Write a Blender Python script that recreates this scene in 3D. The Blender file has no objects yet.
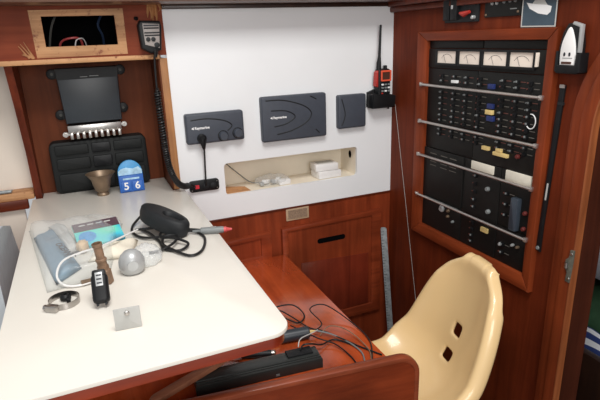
import bpy, bmesh, math, random
from mathutils import Vector, Matrix
random.seed(7)
PI = math.pi
scene = bpy.context.scene
COL = scene.collection

# ------------------------------------------------------------------ materials
def srgb(r, g, b):
    f = lambda c: (c/255/12.92) if c/255 <= .04045 else ((c/255+.055)/1.055)**2.4
    return (f(r), f(g), f(b), 1)

def base_mat(name):
    m = bpy.data.materials.new(name); m.use_nodes = True
    nt = m.node_tree; return m, nt, nt.nodes['Principled BSDF']

def plain(name, rgb, rough=.5, metal=0, var=.08, scale=40, bump=0, coat=0, spec=.5):
    m, nt, b = base_mat(name)
    c = srgb(*rgb)
    tc = nt.nodes.new('ShaderNodeTexCoord'); n = nt.nodes.new('ShaderNodeTexNoise')
    n.inputs['Scale'].default_value = scale; n.inputs['Detail'].default_value = 3
    r = nt.nodes.new('ShaderNodeValToRGB')
    r.color_ramp.elements[0].position = .3; r.color_ramp.elements[1].position = .7
    r.color_ramp.elements[0].color = tuple(x*(1-var) for x in c[:3])+(1,)
    r.color_ramp.elements[1].color = tuple(min(1, x*(1+var)) for x in c[:3])+(1,)
    nt.links.new(tc.outputs['Object'], n.inputs['Vector']); nt.links.new(n.outputs['Fac'], r.inputs['Fac'])
    nt.links.new(r.outputs['Color'], b.inputs['Base Color'])
    b.inputs['Roughness'].default_value = rough; b.inputs['Metallic'].default_value = metal
    b.inputs['Coat Weight'].default_value = coat; b.inputs['Specular IOR Level'].default_value = spec
    if bump:
        bp = nt.nodes.new('ShaderNodeBump'); bp.inputs['Strength'].default_value = bump; bp.inputs['Distance'].default_value = .002
        nt.links.new(n.outputs['Fac'], bp.inputs['Height']); nt.links.new(bp.outputs['Normal'], b.inputs['Normal'])
    return m

def wood(name, dark, light, grain='x', scale=1.0, rough=.32, coat=.3, worn=None, spec=.5):
    m, nt, b = base_mat(name)
    tc = nt.nodes.new('ShaderNodeTexCoord'); mp = nt.nodes.new('ShaderNodeMapping')
    st = {'x': (2, 34, 34), 'y': (34, 2, 34), 'z': (34, 34, 2)}[grain]
    mp.inputs['Scale'].default_value = tuple(s*scale for s in st)
    n = nt.nodes.new('ShaderNodeTexNoise'); n.inputs['Scale'].default_value = 1; n.inputs['Detail'].default_value = 7; n.inputs['Roughness'].default_value = .65
    n.inputs['Distortion'].default_value = .6
    r = nt.nodes.new('ShaderNodeValToRGB')
    r.color_ramp.elements[0].position = .3; r.color_ramp.elements[1].position = .72
    r.color_ramp.elements[0].color = srgb(*dark); r.color_ramp.elements[1].color = srgb(*light)
    nt.links.new(tc.outputs['Object'], mp.inputs['Vector']); nt.links.new(mp.outputs['Vector'], n.inputs['Vector'])
    nt.links.new(n.outputs['Fac'], r.inputs['Fac'])
    n2 = nt.nodes.new('ShaderNodeTexNoise'); n2.inputs['Scale'].default_value = 5; n2.inputs['Detail'].default_value = 4
    nt.links.new(tc.outputs['Object'], n2.inputs['Vector'])
    mx = nt.nodes.new('ShaderNodeMix'); mx.data_type = 'RGBA'; mx.blend_type = 'MULTIPLY'
    r2 = nt.nodes.new('ShaderNodeValToRGB'); r2.color_ramp.elements[0].position = .3; r2.color_ramp.elements[1].position = .7
    r2.color_ramp.elements[0].color = (.7, .7, .7, 1); r2.color_ramp.elements[1].color = (1.15, 1.1, 1.1, 1)
    nt.links.new(n2.outputs['Fac'], r2.inputs['Fac'])
    mx.inputs['Factor'].default_value = 1
    nt.links.new(r.outputs['Color'], mx.inputs['A']); nt.links.new(r2.outputs['Color'], mx.inputs['B'])
    out = mx.outputs['Result']
    if worn:
        n3 = nt.nodes.new('ShaderNodeTexNoise'); n3.inputs['Scale'].default_value = worn[1]; n3.inputs['Detail'].default_value = 8; n3.inputs['Roughness'].default_value = .7
        nt.links.new(tc.outputs['Object'], n3.inputs['Vector'])
        r3 = nt.nodes.new('ShaderNodeValToRGB'); r3.color_ramp.elements[0].position = worn[2]; r3.color_ramp.elements[1].position = worn[2]+.12
        nt.links.new(n3.outputs['Fac'], r3.inputs['Fac'])
        m3 = nt.nodes.new('ShaderNodeMix'); m3.data_type = 'RGBA'
        nt.links.new(r3.outputs['Color'], m3.inputs['Factor']); nt.links.new(out, m3.inputs['A']); m3.inputs['B'].default_value = srgb(*worn[0])
        out = m3.outputs['Result']
    nt.links.new(out, b.inputs['Base Color'])
    b.inputs['Specular IOR Level'].default_value = spec; b.inputs['Roughness'].default_value = rough; b.inputs['Coat Weight'].default_value = coat; b.inputs['Coat Roughness'].default_value = .15
    bp = nt.nodes.new('ShaderNodeBump'); bp.inputs['Strength'].default_value = .06; bp.inputs['Distance'].default_value = .002
    nt.links.new(n.outputs['Fac'], bp.inputs['Height']); nt.links.new(bp.outputs['Normal'], b.inputs['Normal'])
    return m

def clear(name, tint=(1, 1, 1), opac=.25, rough=.15):
    m = bpy.data.materials.new(name); m.use_nodes = True; nt = m.node_tree
    nt.nodes.clear()
    o = nt.nodes.new('ShaderNodeOutputMaterial'); mx = nt.nodes.new('ShaderNodeMixShader')
    t = nt.nodes.new('ShaderNodeBsdfTransparent'); p = nt.nodes.new('ShaderNodeBsdfPrincipled')
    t.inputs['Color'].default_value = (.96, .97, .97, 1)
    p.inputs['Base Color'].default_value = tint+(1,); p.inputs['Roughness'].default_value = rough
    p.inputs['Specular IOR Level'].default_value = .8
    lw = nt.nodes.new('ShaderNodeLayerWeight'); lw.inputs['Blend'].default_value = .35
    mr = nt.nodes.new('ShaderNodeMapRange'); mr.inputs['To Min'].default_value = opac*.55; mr.inputs['To Max'].default_value = min(1, opac*2.2)
    nt.links.new(lw.outputs['Facing'], mr.inputs['Value']); nt.links.new(mr.outputs['Result'], mx.inputs['Fac'])
    nt.links.new(t.outputs[0], mx.inputs[1]); nt.links.new(p.outputs[0], mx.inputs[2]); nt.links.new(mx.outputs[0], o.inputs['Surface'])
    return m

def emit(name, rgb, strength):
    m, nt, b = base_mat(name)
    b.inputs['Base Color'].default_value = srgb(*rgb); b.inputs['Emission Color'].default_value = srgb(*rgb); b.inputs['Emission Strength'].default_value = strength
    return m

M = {}
M['mahog_x'] = wood('mahogany grain across', (70, 25, 12), (112, 47, 24), 'x', rough=.4, coat=.05, spec=.25)
M['mahog_z'] = wood('mahogany grain upright', (80, 30, 15), (120, 52, 28), 'z', rough=.4, coat=.05, spec=.25)
M['mahog_wall'] = wood('mahogany bulkhead veneer', (84, 31, 15), (122, 52, 26), 'z', .6, rough=.5, coat=0, spec=.12)
M['mahog_low'] = wood('mahogany low locker veneer', (106, 41, 20), (150, 66, 35), 'z', .7, rough=.42, coat=0, spec=.25, worn=((176, 104, 72), 22, .70))
M['mahog_low_x'] = wood('mahogany rail veneer', (108, 42, 21), (156, 70, 38), 'x', .8, rough=.4, coat=.05, spec=.3, worn=((176, 104, 72), 30, .68))
M['desk'] = wood('polished mahogany desk', (152, 60, 28), (202, 92, 46), 'y', .6, rough=.16, coat=.8)
M['fiddle'] = wood('mahogany fiddle rail', (96, 36, 17), (138, 60, 31), 'x', .8, rough=.32, coat=.15, spec=.3)
M['cap'] = wood('worn mahogany capping', (104, 46, 26), (150, 76, 48), 'x', 1.2, rough=.35, coat=.15, spec=.3)
M['apron'] = wood('red mahogany table edge', (128, 44, 22), (172, 72, 38), 'x', .8, rough=.35, coat=.2)
M['patch'] = wood('shade-toned locker patch', (92, 31, 17), (128, 50, 29), 'z', .7, rough=.35, coat=.15)  # locker veneer copy, darkened for the shadow low on the door
M['jamb'] = wood('shade-toned door jamb', (58, 26, 16), (86, 42, 27), 'z', .7, rough=.5, coat=0, spec=.2)  # shade on the doorway reveal put into a darker wood tone
M['frame'] = wood('warm mahogany panel frame', (106, 42, 19), (146, 67, 34), 'y', .8, rough=.42, coat=0, spec=.2)
M['frame_z'] = wood('warm mahogany panel stile', (106, 42, 19), (146, 67, 34), 'z', .8, rough=.42, coat=0, spec=.2)
M['casing'] = wood('orange mahogany door casing', (92, 36, 17), (132, 60, 30), 'z', .8, rough=.42, coat=0, spec=.2)
M['upper'] = wood('reddish painted cabinet front', (110, 46, 28), (142, 70, 44), 'x', .7, rough=.55, coat=0, spec=.15, worn=((176, 112, 72), 26, .68))
M['rawwood'] = wood('scraped raw wood', (160, 108, 66), (216, 168, 118), 'x', 1.2, rough=.6, coat=0, worn=((126, 68, 42), 45, .56))
M['rawwood_z'] = wood('raw plywood edge', (140, 88, 48), (190, 138, 88), 'z', 1.2, rough=.6, coat=0)
M['recess'] = wood('recess backing ply', (88, 44, 24), (118, 62, 36), 'z', .8, rough=.55, coat=0, spec=.15)
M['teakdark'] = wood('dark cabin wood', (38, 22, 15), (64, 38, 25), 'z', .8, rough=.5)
M['laminate'] = plain('white wall laminate', (233, 235, 237), .42, var=.015, scale=6)
M['table'] = plain('white table laminate', (224, 219, 209), .3, var=.02, scale=5, coat=.15)
M['cream'] = plain('cream painted lining', (226, 214, 200), .55, var=.03, scale=8)
M['nichecream'] = plain('cream niche paint', (240, 230, 212), .6, var=.04, scale=10)
M['plastic_grey'] = plain('dark slate plastic cover', (62, 67, 77), .5, var=.05, scale=60)
M['black'] = plain('black plastic', (20, 21, 23), .45, var=.1, spec=.3)
M['black_soft'] = plain('soft black plastic', (32, 34, 36), .55, var=.1, spec=.3)
M['black_case'] = plain('black ribbed case plastic', (24, 26, 26), .55, var=.1, scale=20, spec=.25)
M['blackbox'] = plain('dark charcoal casing', (44, 50, 56), .38, var=.08, scale=20)
M['panelblack'] = plain('black switchboard plate', (23, 23, 22), .5, var=.15, scale=50, spec=.25)
M['rubber'] = plain('black cable rubber', (18, 18, 19), .45, var=.1)
M['steel'] = plain('bare steel', (180, 176, 172), .28, metal=1, var=.1)
M['alu'] = plain('aluminium bar', (205, 200, 196), .32, metal=.9, var=.05)
M['ruler'] = plain('dull steel rule', (150, 156, 158), .5, metal=.35, var=.25, scale=70)
M['brass'] = plain('tarnished brass', (132, 112, 92), .42, metal=.5, var=.2, scale=30)
M['bronze'] = plain('old bronze', (138, 110, 88), .5, metal=.3, var=.25, scale=70)
M['silver'] = plain('silver grey plastic', (176, 178, 178), .35, metal=.3, var=.05)
M['zincgrey'] = plain('grey painted plate', (176, 176, 172), .5, var=.05)
M['whiteplastic'] = plain('white plastic', (232, 230, 228), .4, var=.02)
M['meter'] = plain('meter face paper', (240, 226, 212), .5, var=.06, scale=25)
M['yellow'] = plain('yellow tape label', (224, 196, 130), .5, var=.04)
M['blue'] = plain('blue tape label', (34, 48, 104), .5, var=.05)
M['red'] = plain('red plastic', (170, 44, 36), .4, var=.05)
M['redtip'] = plain('faded red tip', (206, 84, 84), .4, var=.05)
M['orange'] = plain('orange screen surround', (226, 90, 60), .45, var=.05)
M['lcd'] = plain('dark orange lcd', (78, 50, 40), .3, var=.05)
M['shell'] = plain('cream fibreglass gelcoat', (232, 199, 146), .28, var=.03, scale=4, coat=.3)
M['calblue'] = plain('calendar blue', (38, 96, 178), .4, var=.05)
M['calsky'] = plain('calendar picture', (170, 206, 228), .4, var=.25, scale=60)
M['caltop'] = plain('calendar upper blue', (70, 150, 205), .4, var=.1, scale=60)
M['pouch'] = plain('blue grey cloth', (104, 132, 150), .7, var=.08, scale=30, bump=.2)
M['pouchgrey'] = plain('pale grey lining', (186, 186, 182), .7, var=.05, scale=30)
M['ink'] = plain('dark ink', (40, 42, 48), .5)
M['white'] = plain('white print', (235, 235, 235), .5, var=.01)
M['greymid'] = plain('grey plug plastic', (120, 124, 124), .45, var=.05)
M['beige'] = plain('beige wadding', (214, 186, 150), .8, var=.1, scale=60)
M['wad'] = plain('cream paper wadding', (232, 224, 206), .8, var=.06, scale=30, bump=.3)
M['bag'] = clear('clear polythene', (.93, .94, .94), .3, .12)
M['bagthin'] = clear('clear thin film', (.95, .95, .95), .16, .1)
M['greyblue'] = plain('grey blue upholstery', (192, 200, 204), .7, var=.05)
M['greencloth'] = plain('green bag cloth', (60, 96, 66), .7, var=.2, scale=20)
M['whitecloth'] = plain('white sail bag', (205, 210, 220), .6, var=.08, scale=12)
M['micface'] = plain('pewter microphone face', (150, 142, 138), .45, var=.04)
M['darkred'] = plain('dull dark red cap', (96, 34, 30), .5, var=.05)
M['lightedge'] = wood('pale edge wood', (124, 64, 32), (170, 100, 56), 'z', 1, rough=.5, coat=0)  # paler strip along the doorway corner
M['ventplate'] = plain('dull beige metal', (176, 150, 122), .5, var=.1)
M['ventmesh'] = plain('grey brown mesh', (140, 118, 98), .6, var=.3, scale=300)
M['catchmetal'] = plain('dull grey green metal', (108, 108, 98), .5, metal=.4, var=.25, scale=90)
M['casingblack'] = plain('glossy charcoal plastic', (44, 47, 46), .28, var=.06)
M['stripwood'] = wood('pale worn wooden strip', (128, 78, 56), (176, 120, 90), 'x', 1, rough=.45, coat=0)
M['darkblue'] = plain('dark blue cable', (22, 40, 66), .5)
M['cablegrey'] = plain('dim grey cable', (78, 78, 74), .6)
M['led'] = emit('red glow of usb socket', (180, 36, 48), .2)
M['photo_sea'] = plain('photo blue grey', (62, 78, 90), .25, var=.1, scale=30)
M['darkvoid'] = plain('painted dark of openings', (12, 12, 13), .9, spec=0)  # near-black colour standing in for the darkness inside openings
M['floor'] = wood('cabin sole planks', (70, 40, 24), (110, 68, 42), 'y', .7)
M['headliner'] = wood('headliner wood', (84, 58, 46), (122, 92, 74), 'x', .7)
M['screen'] = plain('pale instrument screen', (228, 222, 206), .35, var=.05, scale=60)
M['leverblue'] = plain('dark blue grey lever', (54, 62, 72), .4)

def stripe_mat():
    m, nt, b = base_mat('blue and white striped cloth')
    tc = nt.nodes.new('ShaderNodeTexCoord'); w = nt.nodes.new('ShaderNodeTexWave'); w.inputs['Scale'].default_value = 14
    r = nt.nodes.new('ShaderNodeValToRGB'); r.color_ramp.elements[0].color = srgb(36, 54, 110); r.color_ramp.elements[1].color = srgb(220, 222, 226)
    r.color_ramp.elements[0].position = .45; r.color_ramp.elements[1].position = .55
    nt.links.new(tc.outputs['Object'], w.inputs['Vector']); nt.links.new(w.outputs['Fac'], r.inputs['Fac']); nt.links.new(r.outputs['Color'], b.inputs['Base Color'])
    b.inputs['Roughness'].default_value = .8
    return m
M['stripe'] = stripe_mat()
def holo_mat():
    m, nt, b = base_mat('iridescent printed card')
    tc = nt.nodes.new('ShaderNodeTexCoord'); n = nt.nodes.new('ShaderNodeTexNoise'); n.inputs['Scale'].default_value = 11; n.inputs['Detail'].default_value = 1
    r = nt.nodes.new('ShaderNodeValToRGB'); cr = r.color_ramp
    cr.elements[0].position = .3; cr.elements[0].color = srgb(70, 96, 116); cr.elements[1].position = .72; cr.elements[1].color = srgb(190, 225, 225)
    e = cr.elements.new(.45); e.color = srgb(70, 190, 215); e = cr.elements.new(.57); e.color = srgb(110, 220, 190)
    nt.links.new(tc.outputs['Object'], n.inputs['Vector']); nt.links.new(n.outputs['Fac'], r.inputs['Fac']); nt.links.new(r.outputs['Color'], b.inputs['Base Color'])
    b.inputs['Roughness'].default_value = .25
    return m
M['holo'] = holo_mat()
M['cardtop'] = plain('dark plum card edge', (82, 62, 70), .3, var=.1)

# ------------------------------------------------------------------ geometry helpers
def catmull(pts, n=8, closed=False):
    P = [Vector(p) for p in pts]; out = []; N = len(P)
    rng = range(N) if closed else range(N-1)
    for i in rng:
        if closed: p0, p1, p2, p3 = P[i-1], P[i], P[(i+1) % N], P[(i+2) % N]
        else: p0, p1, p2, p3 = P[max(i-1, 0)], P[i], P[i+1], P[min(i+2, N-1)]
        for k in range(n):
            t = k/n
            out.append(.5*((2*p1)+(p2-p0)*t+(2*p0-5*p1+4*p2-p3)*t*t+(3*p1-p0-3*p2+p3)*t**3))
    if not closed: out.append(P[-1].copy())
    return out

def rrect(a0, b0, a1, b1, r, n=4):
    if a1 < a0: a0, a1 = a1, a0
    if b1 < b0: b0, b1 = b1, b0
    pts = []
    for cx, cy, s in ((a1-r, b1-r, 0), (a0+r, b1-r, 90), (a0+r, b0+r, 180), (a1-r, b0+r, 270)):
        for k in range(n+1):
            t = math.radians(s+90*k/n); pts.append((cx+r*math.cos(t), cy+r*math.sin(t)))
    return pts

YB = 1.8; XR = 1.182; ZT = .788; ZD = .454
def BW(a, b, d): return Vector((a, YB-d, b))          # on the back wall: x, z, distance out of the wall
def RW(a, b, d): return Vector((XR-d, a, b))          # on the right wall: y, z, distance out of the wall
def HZ(a, b, d): return Vector((a, b, d))             # level: x, y, height

class MB:
    def __init__(s): s.bm = bmesh.new()
    def take(s, bm, mat=None, mi=0):
        if mat is not None: bmesh.ops.transform(bm, matrix=mat, verts=bm.verts)
        for f in bm.faces: f.material_index = mi
        me = bpy.data.meshes.new('tmp'); bm.to_mesh(me); bm.free(); s.bm.from_mesh(me); bpy.data.meshes.remove(me)
        return s
    def box(s, c, size, r=0, rot=None, mi=0, seg=2):
        bm = bmesh.new(); bmesh.ops.create_cube(bm, size=1)
        bmesh.ops.scale(bm, vec=size, verts=bm.verts)
        if r: bmesh.ops.bevel(bm, geom=bm.edges[:], offset=r, segments=seg, affect='EDGES', profile=.5)
        T = Matrix.Translation(c)
        if rot is not None: T = T @ rot.to_4x4()
        return s.take(bm, T, mi)
    def span(s, p, q, r=0, mi=0):
        p, q = Vector(p), Vector(q); d = q-p
        return s.box((p+q)/2, (abs(d.x), abs(d.y), abs(d.z)), r, None, mi)
    def prism(s, pts, fn, d0, d1, r=0, mi=0, seg=2):
        bm = bmesh.new()
        lo = [bm.verts.new(fn(a, b, d0)) for a, b in pts]; hi = [bm.verts.new(fn(a, b, d1)) for a, b in pts]
        n = len(pts)
        bm.faces.new(lo[::-1]); top = bm.faces.new(hi)
        for i in range(n): bm.faces.new((lo[i], lo[(i+1) % n], hi[(i+1) % n], hi[i]))
        bmesh.ops.recalc_face_normals(bm, faces=bm.faces)
        if r: bmesh.ops.bevel(bm, geom=list(top.edges), offset=r, segments=seg, affect='EDGES', profile=.5)
        return s.take(bm, None, mi)
    def band(s, outer, inner, fn, d0, d1, r=0, mi=0, closed=True):
        "flat ring or open strip between two outlines of equal length"
        bm = bmesh.new(); n = len(outer)
        A = [[bm.verts.new(fn(a, b, d)) for a, b in L] for L in (outer, inner) for d in (d0, d1)]
        ol, oh, il, ih = A
        for i in range(n if closed else n-1):
            j = (i+1) % n
            for q in ((oh[i], oh[j], ih[j], ih[i]), (ol[i], il[i], il[j], ol[j]), (ol[i], ol[j], oh[j], oh[i]), (il[i], ih[i], ih[j], il[j])): bm.faces.new(q)
        if not closed:
            for i in (0, n-1): bm.faces.new((ol[i], oh[i], ih[i], il[i]))
        bmesh.ops.recalc_face_normals(bm, faces=bm.faces)
        if r:
            es = [e for e in bm.edges if (e.verts[0] in oh and e.verts[1] in oh) or (e.verts[0] in ih and e.verts[1] in ih)]
            bmesh.ops.bevel(bm, geom=es, offset=r, segments=2, affect='EDGES', profile=.5)
        return s.take(bm, None, mi)
    def tube(s, pts, r, seg=8, closed=False, mi=0, flat=None):
        P = [Vector(p) for p in pts]; n = len(P); bm = bmesh.new()
        R = r if isinstance(r, (list, tuple)) else [r]*n
        up = None; rings = []
        for i in range(n):
            t = (P[(i+1) % n]-P[i-1]) if closed else (P[min(i+1, n-1)]-P[max(i-1, 0)])
            if t.length < 1e-9: t = Vector((0, 0, 1))
            t.normalize()
            if up is None:
                up = Vector((0, 0, 1)) if abs(t.z) < .9 else Vector((1, 0, 0))
            up = (up-t*up.dot(t)); up.normalize(); sd = t.cross(up)
            fu = 1 if flat is None else flat
            rings.append([bm.verts.new(P[i]+(sd*math.cos(2*PI*k/seg)+up*math.sin(2*PI*k/seg)*fu)*R[i]) for k in range(seg)])
        for i in range(n if closed else n-1):
            a, b = rings[i], rings[(i+1) % n]
            for k in range(seg): bm.faces.new((a[k], a[(k+1) % seg], b[(k+1) % seg], b[k]))
        if not closed: bm.faces.new(rings[0][::-1]); bm.faces.new(rings[-1])
        bmesh.ops.recalc_face_normals(bm, faces=bm.faces)
        return s.take(bm, None, mi)
    def lathe(s, prof, T=None, seg=32, mi=0, cap=True):
        bm = bmesh.new(); rings = []
        for r, z in prof: rings.append([bm.verts.new((r*math.cos(2*PI*k/seg), r*math.sin(2*PI*k/seg), z)) for k in range(seg)])
        for a, b in zip(rings, rings[1:]):
            for k in range(seg): bm.faces.new((a[k], a[(k+1) % seg], b[(k+1) % seg], b[k]))
        if cap: bm.faces.new(rings[0][::-1]); bm.faces.new(rings[-1])
        bmesh.ops.recalc_face_normals(bm, faces=bm.faces)
        return s.take(bm, T, mi)
    def ball(s, c, r, sc=(1, 1, 1), mi=0, sub=3):
        bm = bmesh.new(); bmesh.ops.create_icosphere(bm, subdivisions=sub, radius=r)
        return s.take(bm, Matrix.Translation(c) @ Matrix.Diagonal((*sc, 1)), mi)

def obj(name, mb, mats, parent=None, smooth=38, label=None):
    me = bpy.data.meshes.new(name)
    bm = mb.bm if isinstance(mb, MB) else mb
    bm.to_mesh(me); bm.free()
    for m in (mats if isinstance(mats, (list, tuple)) else [mats]): me.materials.append(M[m] if isinstance(m, str) else m)
    if smooth:
        me.shade_smooth(); me.set_sharp_from_angle(angle=math.radians(smooth))
    o = bpy.data.objects.new(name, me); COL.objects.link(o)
    if parent is not None: adopt(o, parent)
    if label: o['label'] = label
    return o

def adopt(o, parent):
    o.parent = parent
    p, M4 = parent, Matrix.Identity(4)
    mw = Matrix.Translation(parent['_at']) if '_at' in parent.keys() else Matrix.Identity(4)
    o.matrix_parent_inverse = mw.inverted()

def thing(name, label, cat, loc, group=None):
    o = bpy.data.objects.new(name, None); COL.objects.link(o); o.location = loc; o.empty_display_size = .03
    o['_at'] = tuple(loc); o['label'] = label; o['category'] = cat
    if group: o['group'] = group
    return o
def tag(o, label, cat, group=None):
    o['label'] = label; o['category'] = cat
    if group: o['group'] = group
    return o
def struct(name, mb, mats, smooth=38):
    o = obj(name, mb, mats, None, smooth); o['kind'] = 'structure'; return o
def sub(name, mb, mats, parent, smooth=38, label=None):
    "a part of a part: the parent part sits at the thing's frame"
    me_o = obj(name, mb, mats, None, smooth, label)
    me_o.parent = parent
    return me_o
def copy_part(o, shift):
    c = o.copy(); COL.objects.link(c); c.location = o.location+Vector(shift)
    return c

def text_mb(body, size, fn, depth=.0008, extrude=True, bold=0):
    "raised lettering laid on a surface: fn(a, b, d) maps lettering coordinates to the place"
    cu = bpy.data.curves.new('lettering', 'FONT'); cu.body = body; cu.size = size; cu.extrude = depth/2; cu.offset = bold; cu.resolution_u = 3
    cu.align_x = 'CENTER'; cu.align_y = 'CENTER'
    to = bpy.data.objects.new('lettering', cu); COL.objects.link(to)
    dg = bpy.context.evaluated_depsgraph_get(); me = bpy.data.meshes.new_from_object(to.evaluated_get(dg))
    bpy.data.objects.remove(to); bpy.data.curves.remove(cu)
    mb = MB(); mb.bm.from_mesh(me); bpy.data.meshes.remove(me)
    for v in mb.bm.verts: v.co = fn(v.co.x, v.co.y, v.co.z)
    return mb

# ------------------------------------------------------------------ camera
R = ((0.91752138, -0.39621829, -0.03414063), (-0.15197851, -0.27001035, -0.95078754), (0.36750109, 0.87755654, -0.30795694))
cam = bpy.data.cameras.new('camera'); co = bpy.data.objects.new('camera', cam); COL.objects.link(co)
rt, dn, fw = (Vector(r) for r in R)
mw = Matrix((rt, -dn, -fw)).transposed().to_4x4(); mw.translation = (0, 0, 1.3)
co.matrix_world = mw
cam.sensor_width = 36; cam.lens = 506.67/600*36; cam.clip_start = .02
scene.camera = co

# ------------------------------------------------------------------ setting
FL = -.2
b = MB(); b.span((-1.2, -.8, FL-.04), (2.3, 2.3, FL)); struct('floor', b, 'floor')

# white back wall with a rounded opening for the niche
nx0, nx1, nz0, nz1, nr = .452, 1.017, .735, .858, .014
b = MB()
T = .012
b.span((.287, YB, nz1), (XR, YB+T, 1.44)); b.span((.287, YB, .643), (XR, YB+T, nz0))
b.span((.287, YB, nz0), (nx0, YB+T, nz1)); b.span((nx1, YB, nz0), (XR, YB+T, nz1))
for cx, cz, sx, sz in ((nx0, nz0, 1, 1), (nx1, nz0, -1, 1), (nx0, nz1, 1, -1), (nx1, nz1, -1, -1)):
    pts = [(cx, cz)]
    for k in range(6):
        t = PI/2*k/5
        pts.append((cx+sx*nr*(1-math.sin(t)), cz+sz*nr*(1-math.cos(t))))
    b.prism(pts, BW, -T, 0)
struct('wall_back', b, 'laminate', 20)
# the niche behind it
b = MB()
nd = 1.945
b.span((nx0-.03, nd, nz0-.03), (nx1+.02, nd+.01, nz1+.03))
b.span((nx0-.03, YB+T, nz0-.012), (nx1+.02, nd, nz0)); b.span((nx0-.03, YB+T, nz1+.004), (nx1+.02, nd, nz1+.014))
b.span((nx0-.03, YB+T, nz0), (nx0-.012, nd, nz1+.01)); b.span((nx1, YB+T, nz0), (nx1+.012, nd, nz1+.01))
nb = struct('wall_niche', b, 'nichecream', 20)
b = MB(); b.prism([(1.86+.011*math.cos(2*PI*k/16), .815+.016*math.sin(2*PI*k/16)) for k in range(16)], lambda a, z, d: Vector((nx1-d, a, z)), 0, .0012)
o = sub('cable_hole', b, 'darkvoid', nb, label='dark round hole')  # flat near-black disc; the darkness of the hole is painted
b = MB(); b.prism([(.44, 1.815), (.555, 1.815), (.55, 1.88), (.47, 1.92), (.44, 1.92)], HZ, nz0, nz0+.001); sub('bare_patch', b, 'rawwood', nb)

# lower back wall
b = MB(); b.span((-.6, YB, FL), (XR, YB+.02, .643))
struct('wall_back_lower', b, 'mahog_low')
b = MB(); b.span((.29, YB-.004, .638), (XR, YB, .646), .001); struct('trim_2', b, 'mahog_x')

# right wall with an arched doorway
yc, rI, zS = .597, .275, 1.05
arc = [(yc+rI*math.cos(PI*k/24), zS+rI*math.sin(PI*k/24)) for k in range(25)]
pts = [(1.83, FL), (yc+rI, FL)]+arc+[(yc-rI, FL), (-.7, FL), (-.7, 2.3), (2.1, 2.3), (2.1, 1.47), (1.83, 1.47)]
b = MB(); b.prism(pts, RW, -.08, 0)
struct('wall_right', b, 'mahog_wall', 30)
def legs_arc(r): return [(yc+r, FL)]+[(yc+r*math.cos(PI*k/28), zS+r*math.sin(PI*k/28)) for k in range(29)]+[(yc-r, FL)]
b = MB(); b.band(legs_arc(.345), legs_arc(rI), RW, 0, .012, .004, closed=False)
b.band(legs_arc(.311), legs_arc(rI-.004), RW, .012, .02, .005, closed=False)
struct('trim_1', b, 'casing')
b = MB(); b.band(legs_arc(.2755), legs_arc(.2705), RW, -.002, .0208, .001, closed=False); struct('trim_7', b, 'lightedge')
b = MB(); b.band(legs_arc(.2749), legs_arc(.2725), RW, -.081, -.002, closed=False); struct('trim_8', b, 'jamb')  # thin added lining, its dark colour stands for shade on the reveal
# corner post and cornice beam on the right wall
b = MB(); b.span((XR-.02, 1.0, 1.375), (XR, YB, 1.395), .004); b.span((XR-.035, .2, 1.395), (XR, YB, 1.47), .006)
struct('trim_3', b, 'mahog_x')
# overhead deck edge
b = MB(); b.span((-.9, 1.67, 1.412), (XR, 2.1, 1.47), .01); struct('ceiling', b, 'headliner')
b = MB(); b.span((.287, YB-.012, 1.398), (XR, YB, 1.412), .002); struct('trim_4', b, 'teakdark')
b = MB(); b.span((-.9, 2.1, 1.42), (XR+.1, 2.12, 2.3)); struct('wall_coachroof', b, 'cream')
# cream lining to the left, with ledge and red trim
b = MB(); b.span((-.9, 2.0, .815), (-.198, 2.015, 1.42)); b.span((-.9, 1.95, FL), (-.24, 1.97, .76)); struct('wall_left', b, 'cream')
b = MB(); b.span((-.9, 1.935, .788), (-.2, 2.0, .815), .002); struct('trim_5', b, 'rawwood')
b = MB(); b.span((-.9, 1.93, .755), (-.222, 1.95, .790), .003); struct('trim_6', b, 'mahog_x')
# cabin beyond the doorway
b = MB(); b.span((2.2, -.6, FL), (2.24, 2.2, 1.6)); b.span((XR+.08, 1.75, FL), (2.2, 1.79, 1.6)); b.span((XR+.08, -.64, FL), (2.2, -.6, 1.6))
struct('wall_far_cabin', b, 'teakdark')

# ------------------------------------------------------------------ built-in cabinet with open recess
t = thing('wall_cabinet', 'red-brown wooden cabinet with cut-out above an open equipment recess', 'cabinet', (.05, YB, ZT))
YF = YB-.006; cx0, cx1, cz0, cz1 = -.072, .138, 1.294, 1.382
b = MB()
b.span((-.45, YF, 1.255), (cx0, YF+.018, 1.415)); b.span((cx1, YF, 1.255), (.287, YF+.018, 1.415))
b.span((cx0, YF, cz1), (cx1, YF+.018, 1.415)); b.span((cx0, YF, 1.255), (cx1, YF+.018, cz0))
obj('front_panel', b, 'upper', t)
b = MB(); w = .024                                             # scraped border round the cut-out
b.band([(cx0-.03, cz0-.032), (cx1+.026, cz0-.03), (cx1+.028, cz1+.02), (cx0-.032, cz1+.018)], [(cx0, cz0), (cx1, cz0), (cx1, cz1), (cx0, cz1)], lambda a, z, d: Vector((a, YF-d, z)), 0, .0015)
obj('scraped_border', b, 'rawwood', t)
b = MB(); b.span((-.45, YF-.012, 1.243), (.262, YF+.02, 1.258), .003); b.span((-.19, YF+.02, 1.245), (.27, 2.0, 1.255)); obj('shelf_lip', b, 'rawwood', t)
b = MB(); b.prism([(YF+.006, 1.245), (2.0, 1.245), (2.0, .76), (1.945, .76), (1.925, .95), (1.86, 1.12)], lambda a, z, d: Vector((-.198+d, a, z)), 0, .022); obj('side_panel', b, 'mahog_z', t)
b = MB(); b.span((.258, YF+.006, .76), (.282, 2.0, 1.245), .001); sp = obj('side_panel', b, 'recess', t)
b = MB(); b.span((.262, YF-.001, .789), (.287, YF+.008, 1.245), .001); obj('edge_strip', b, 'rawwood_z', t, label='bare plywood front edge')
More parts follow.
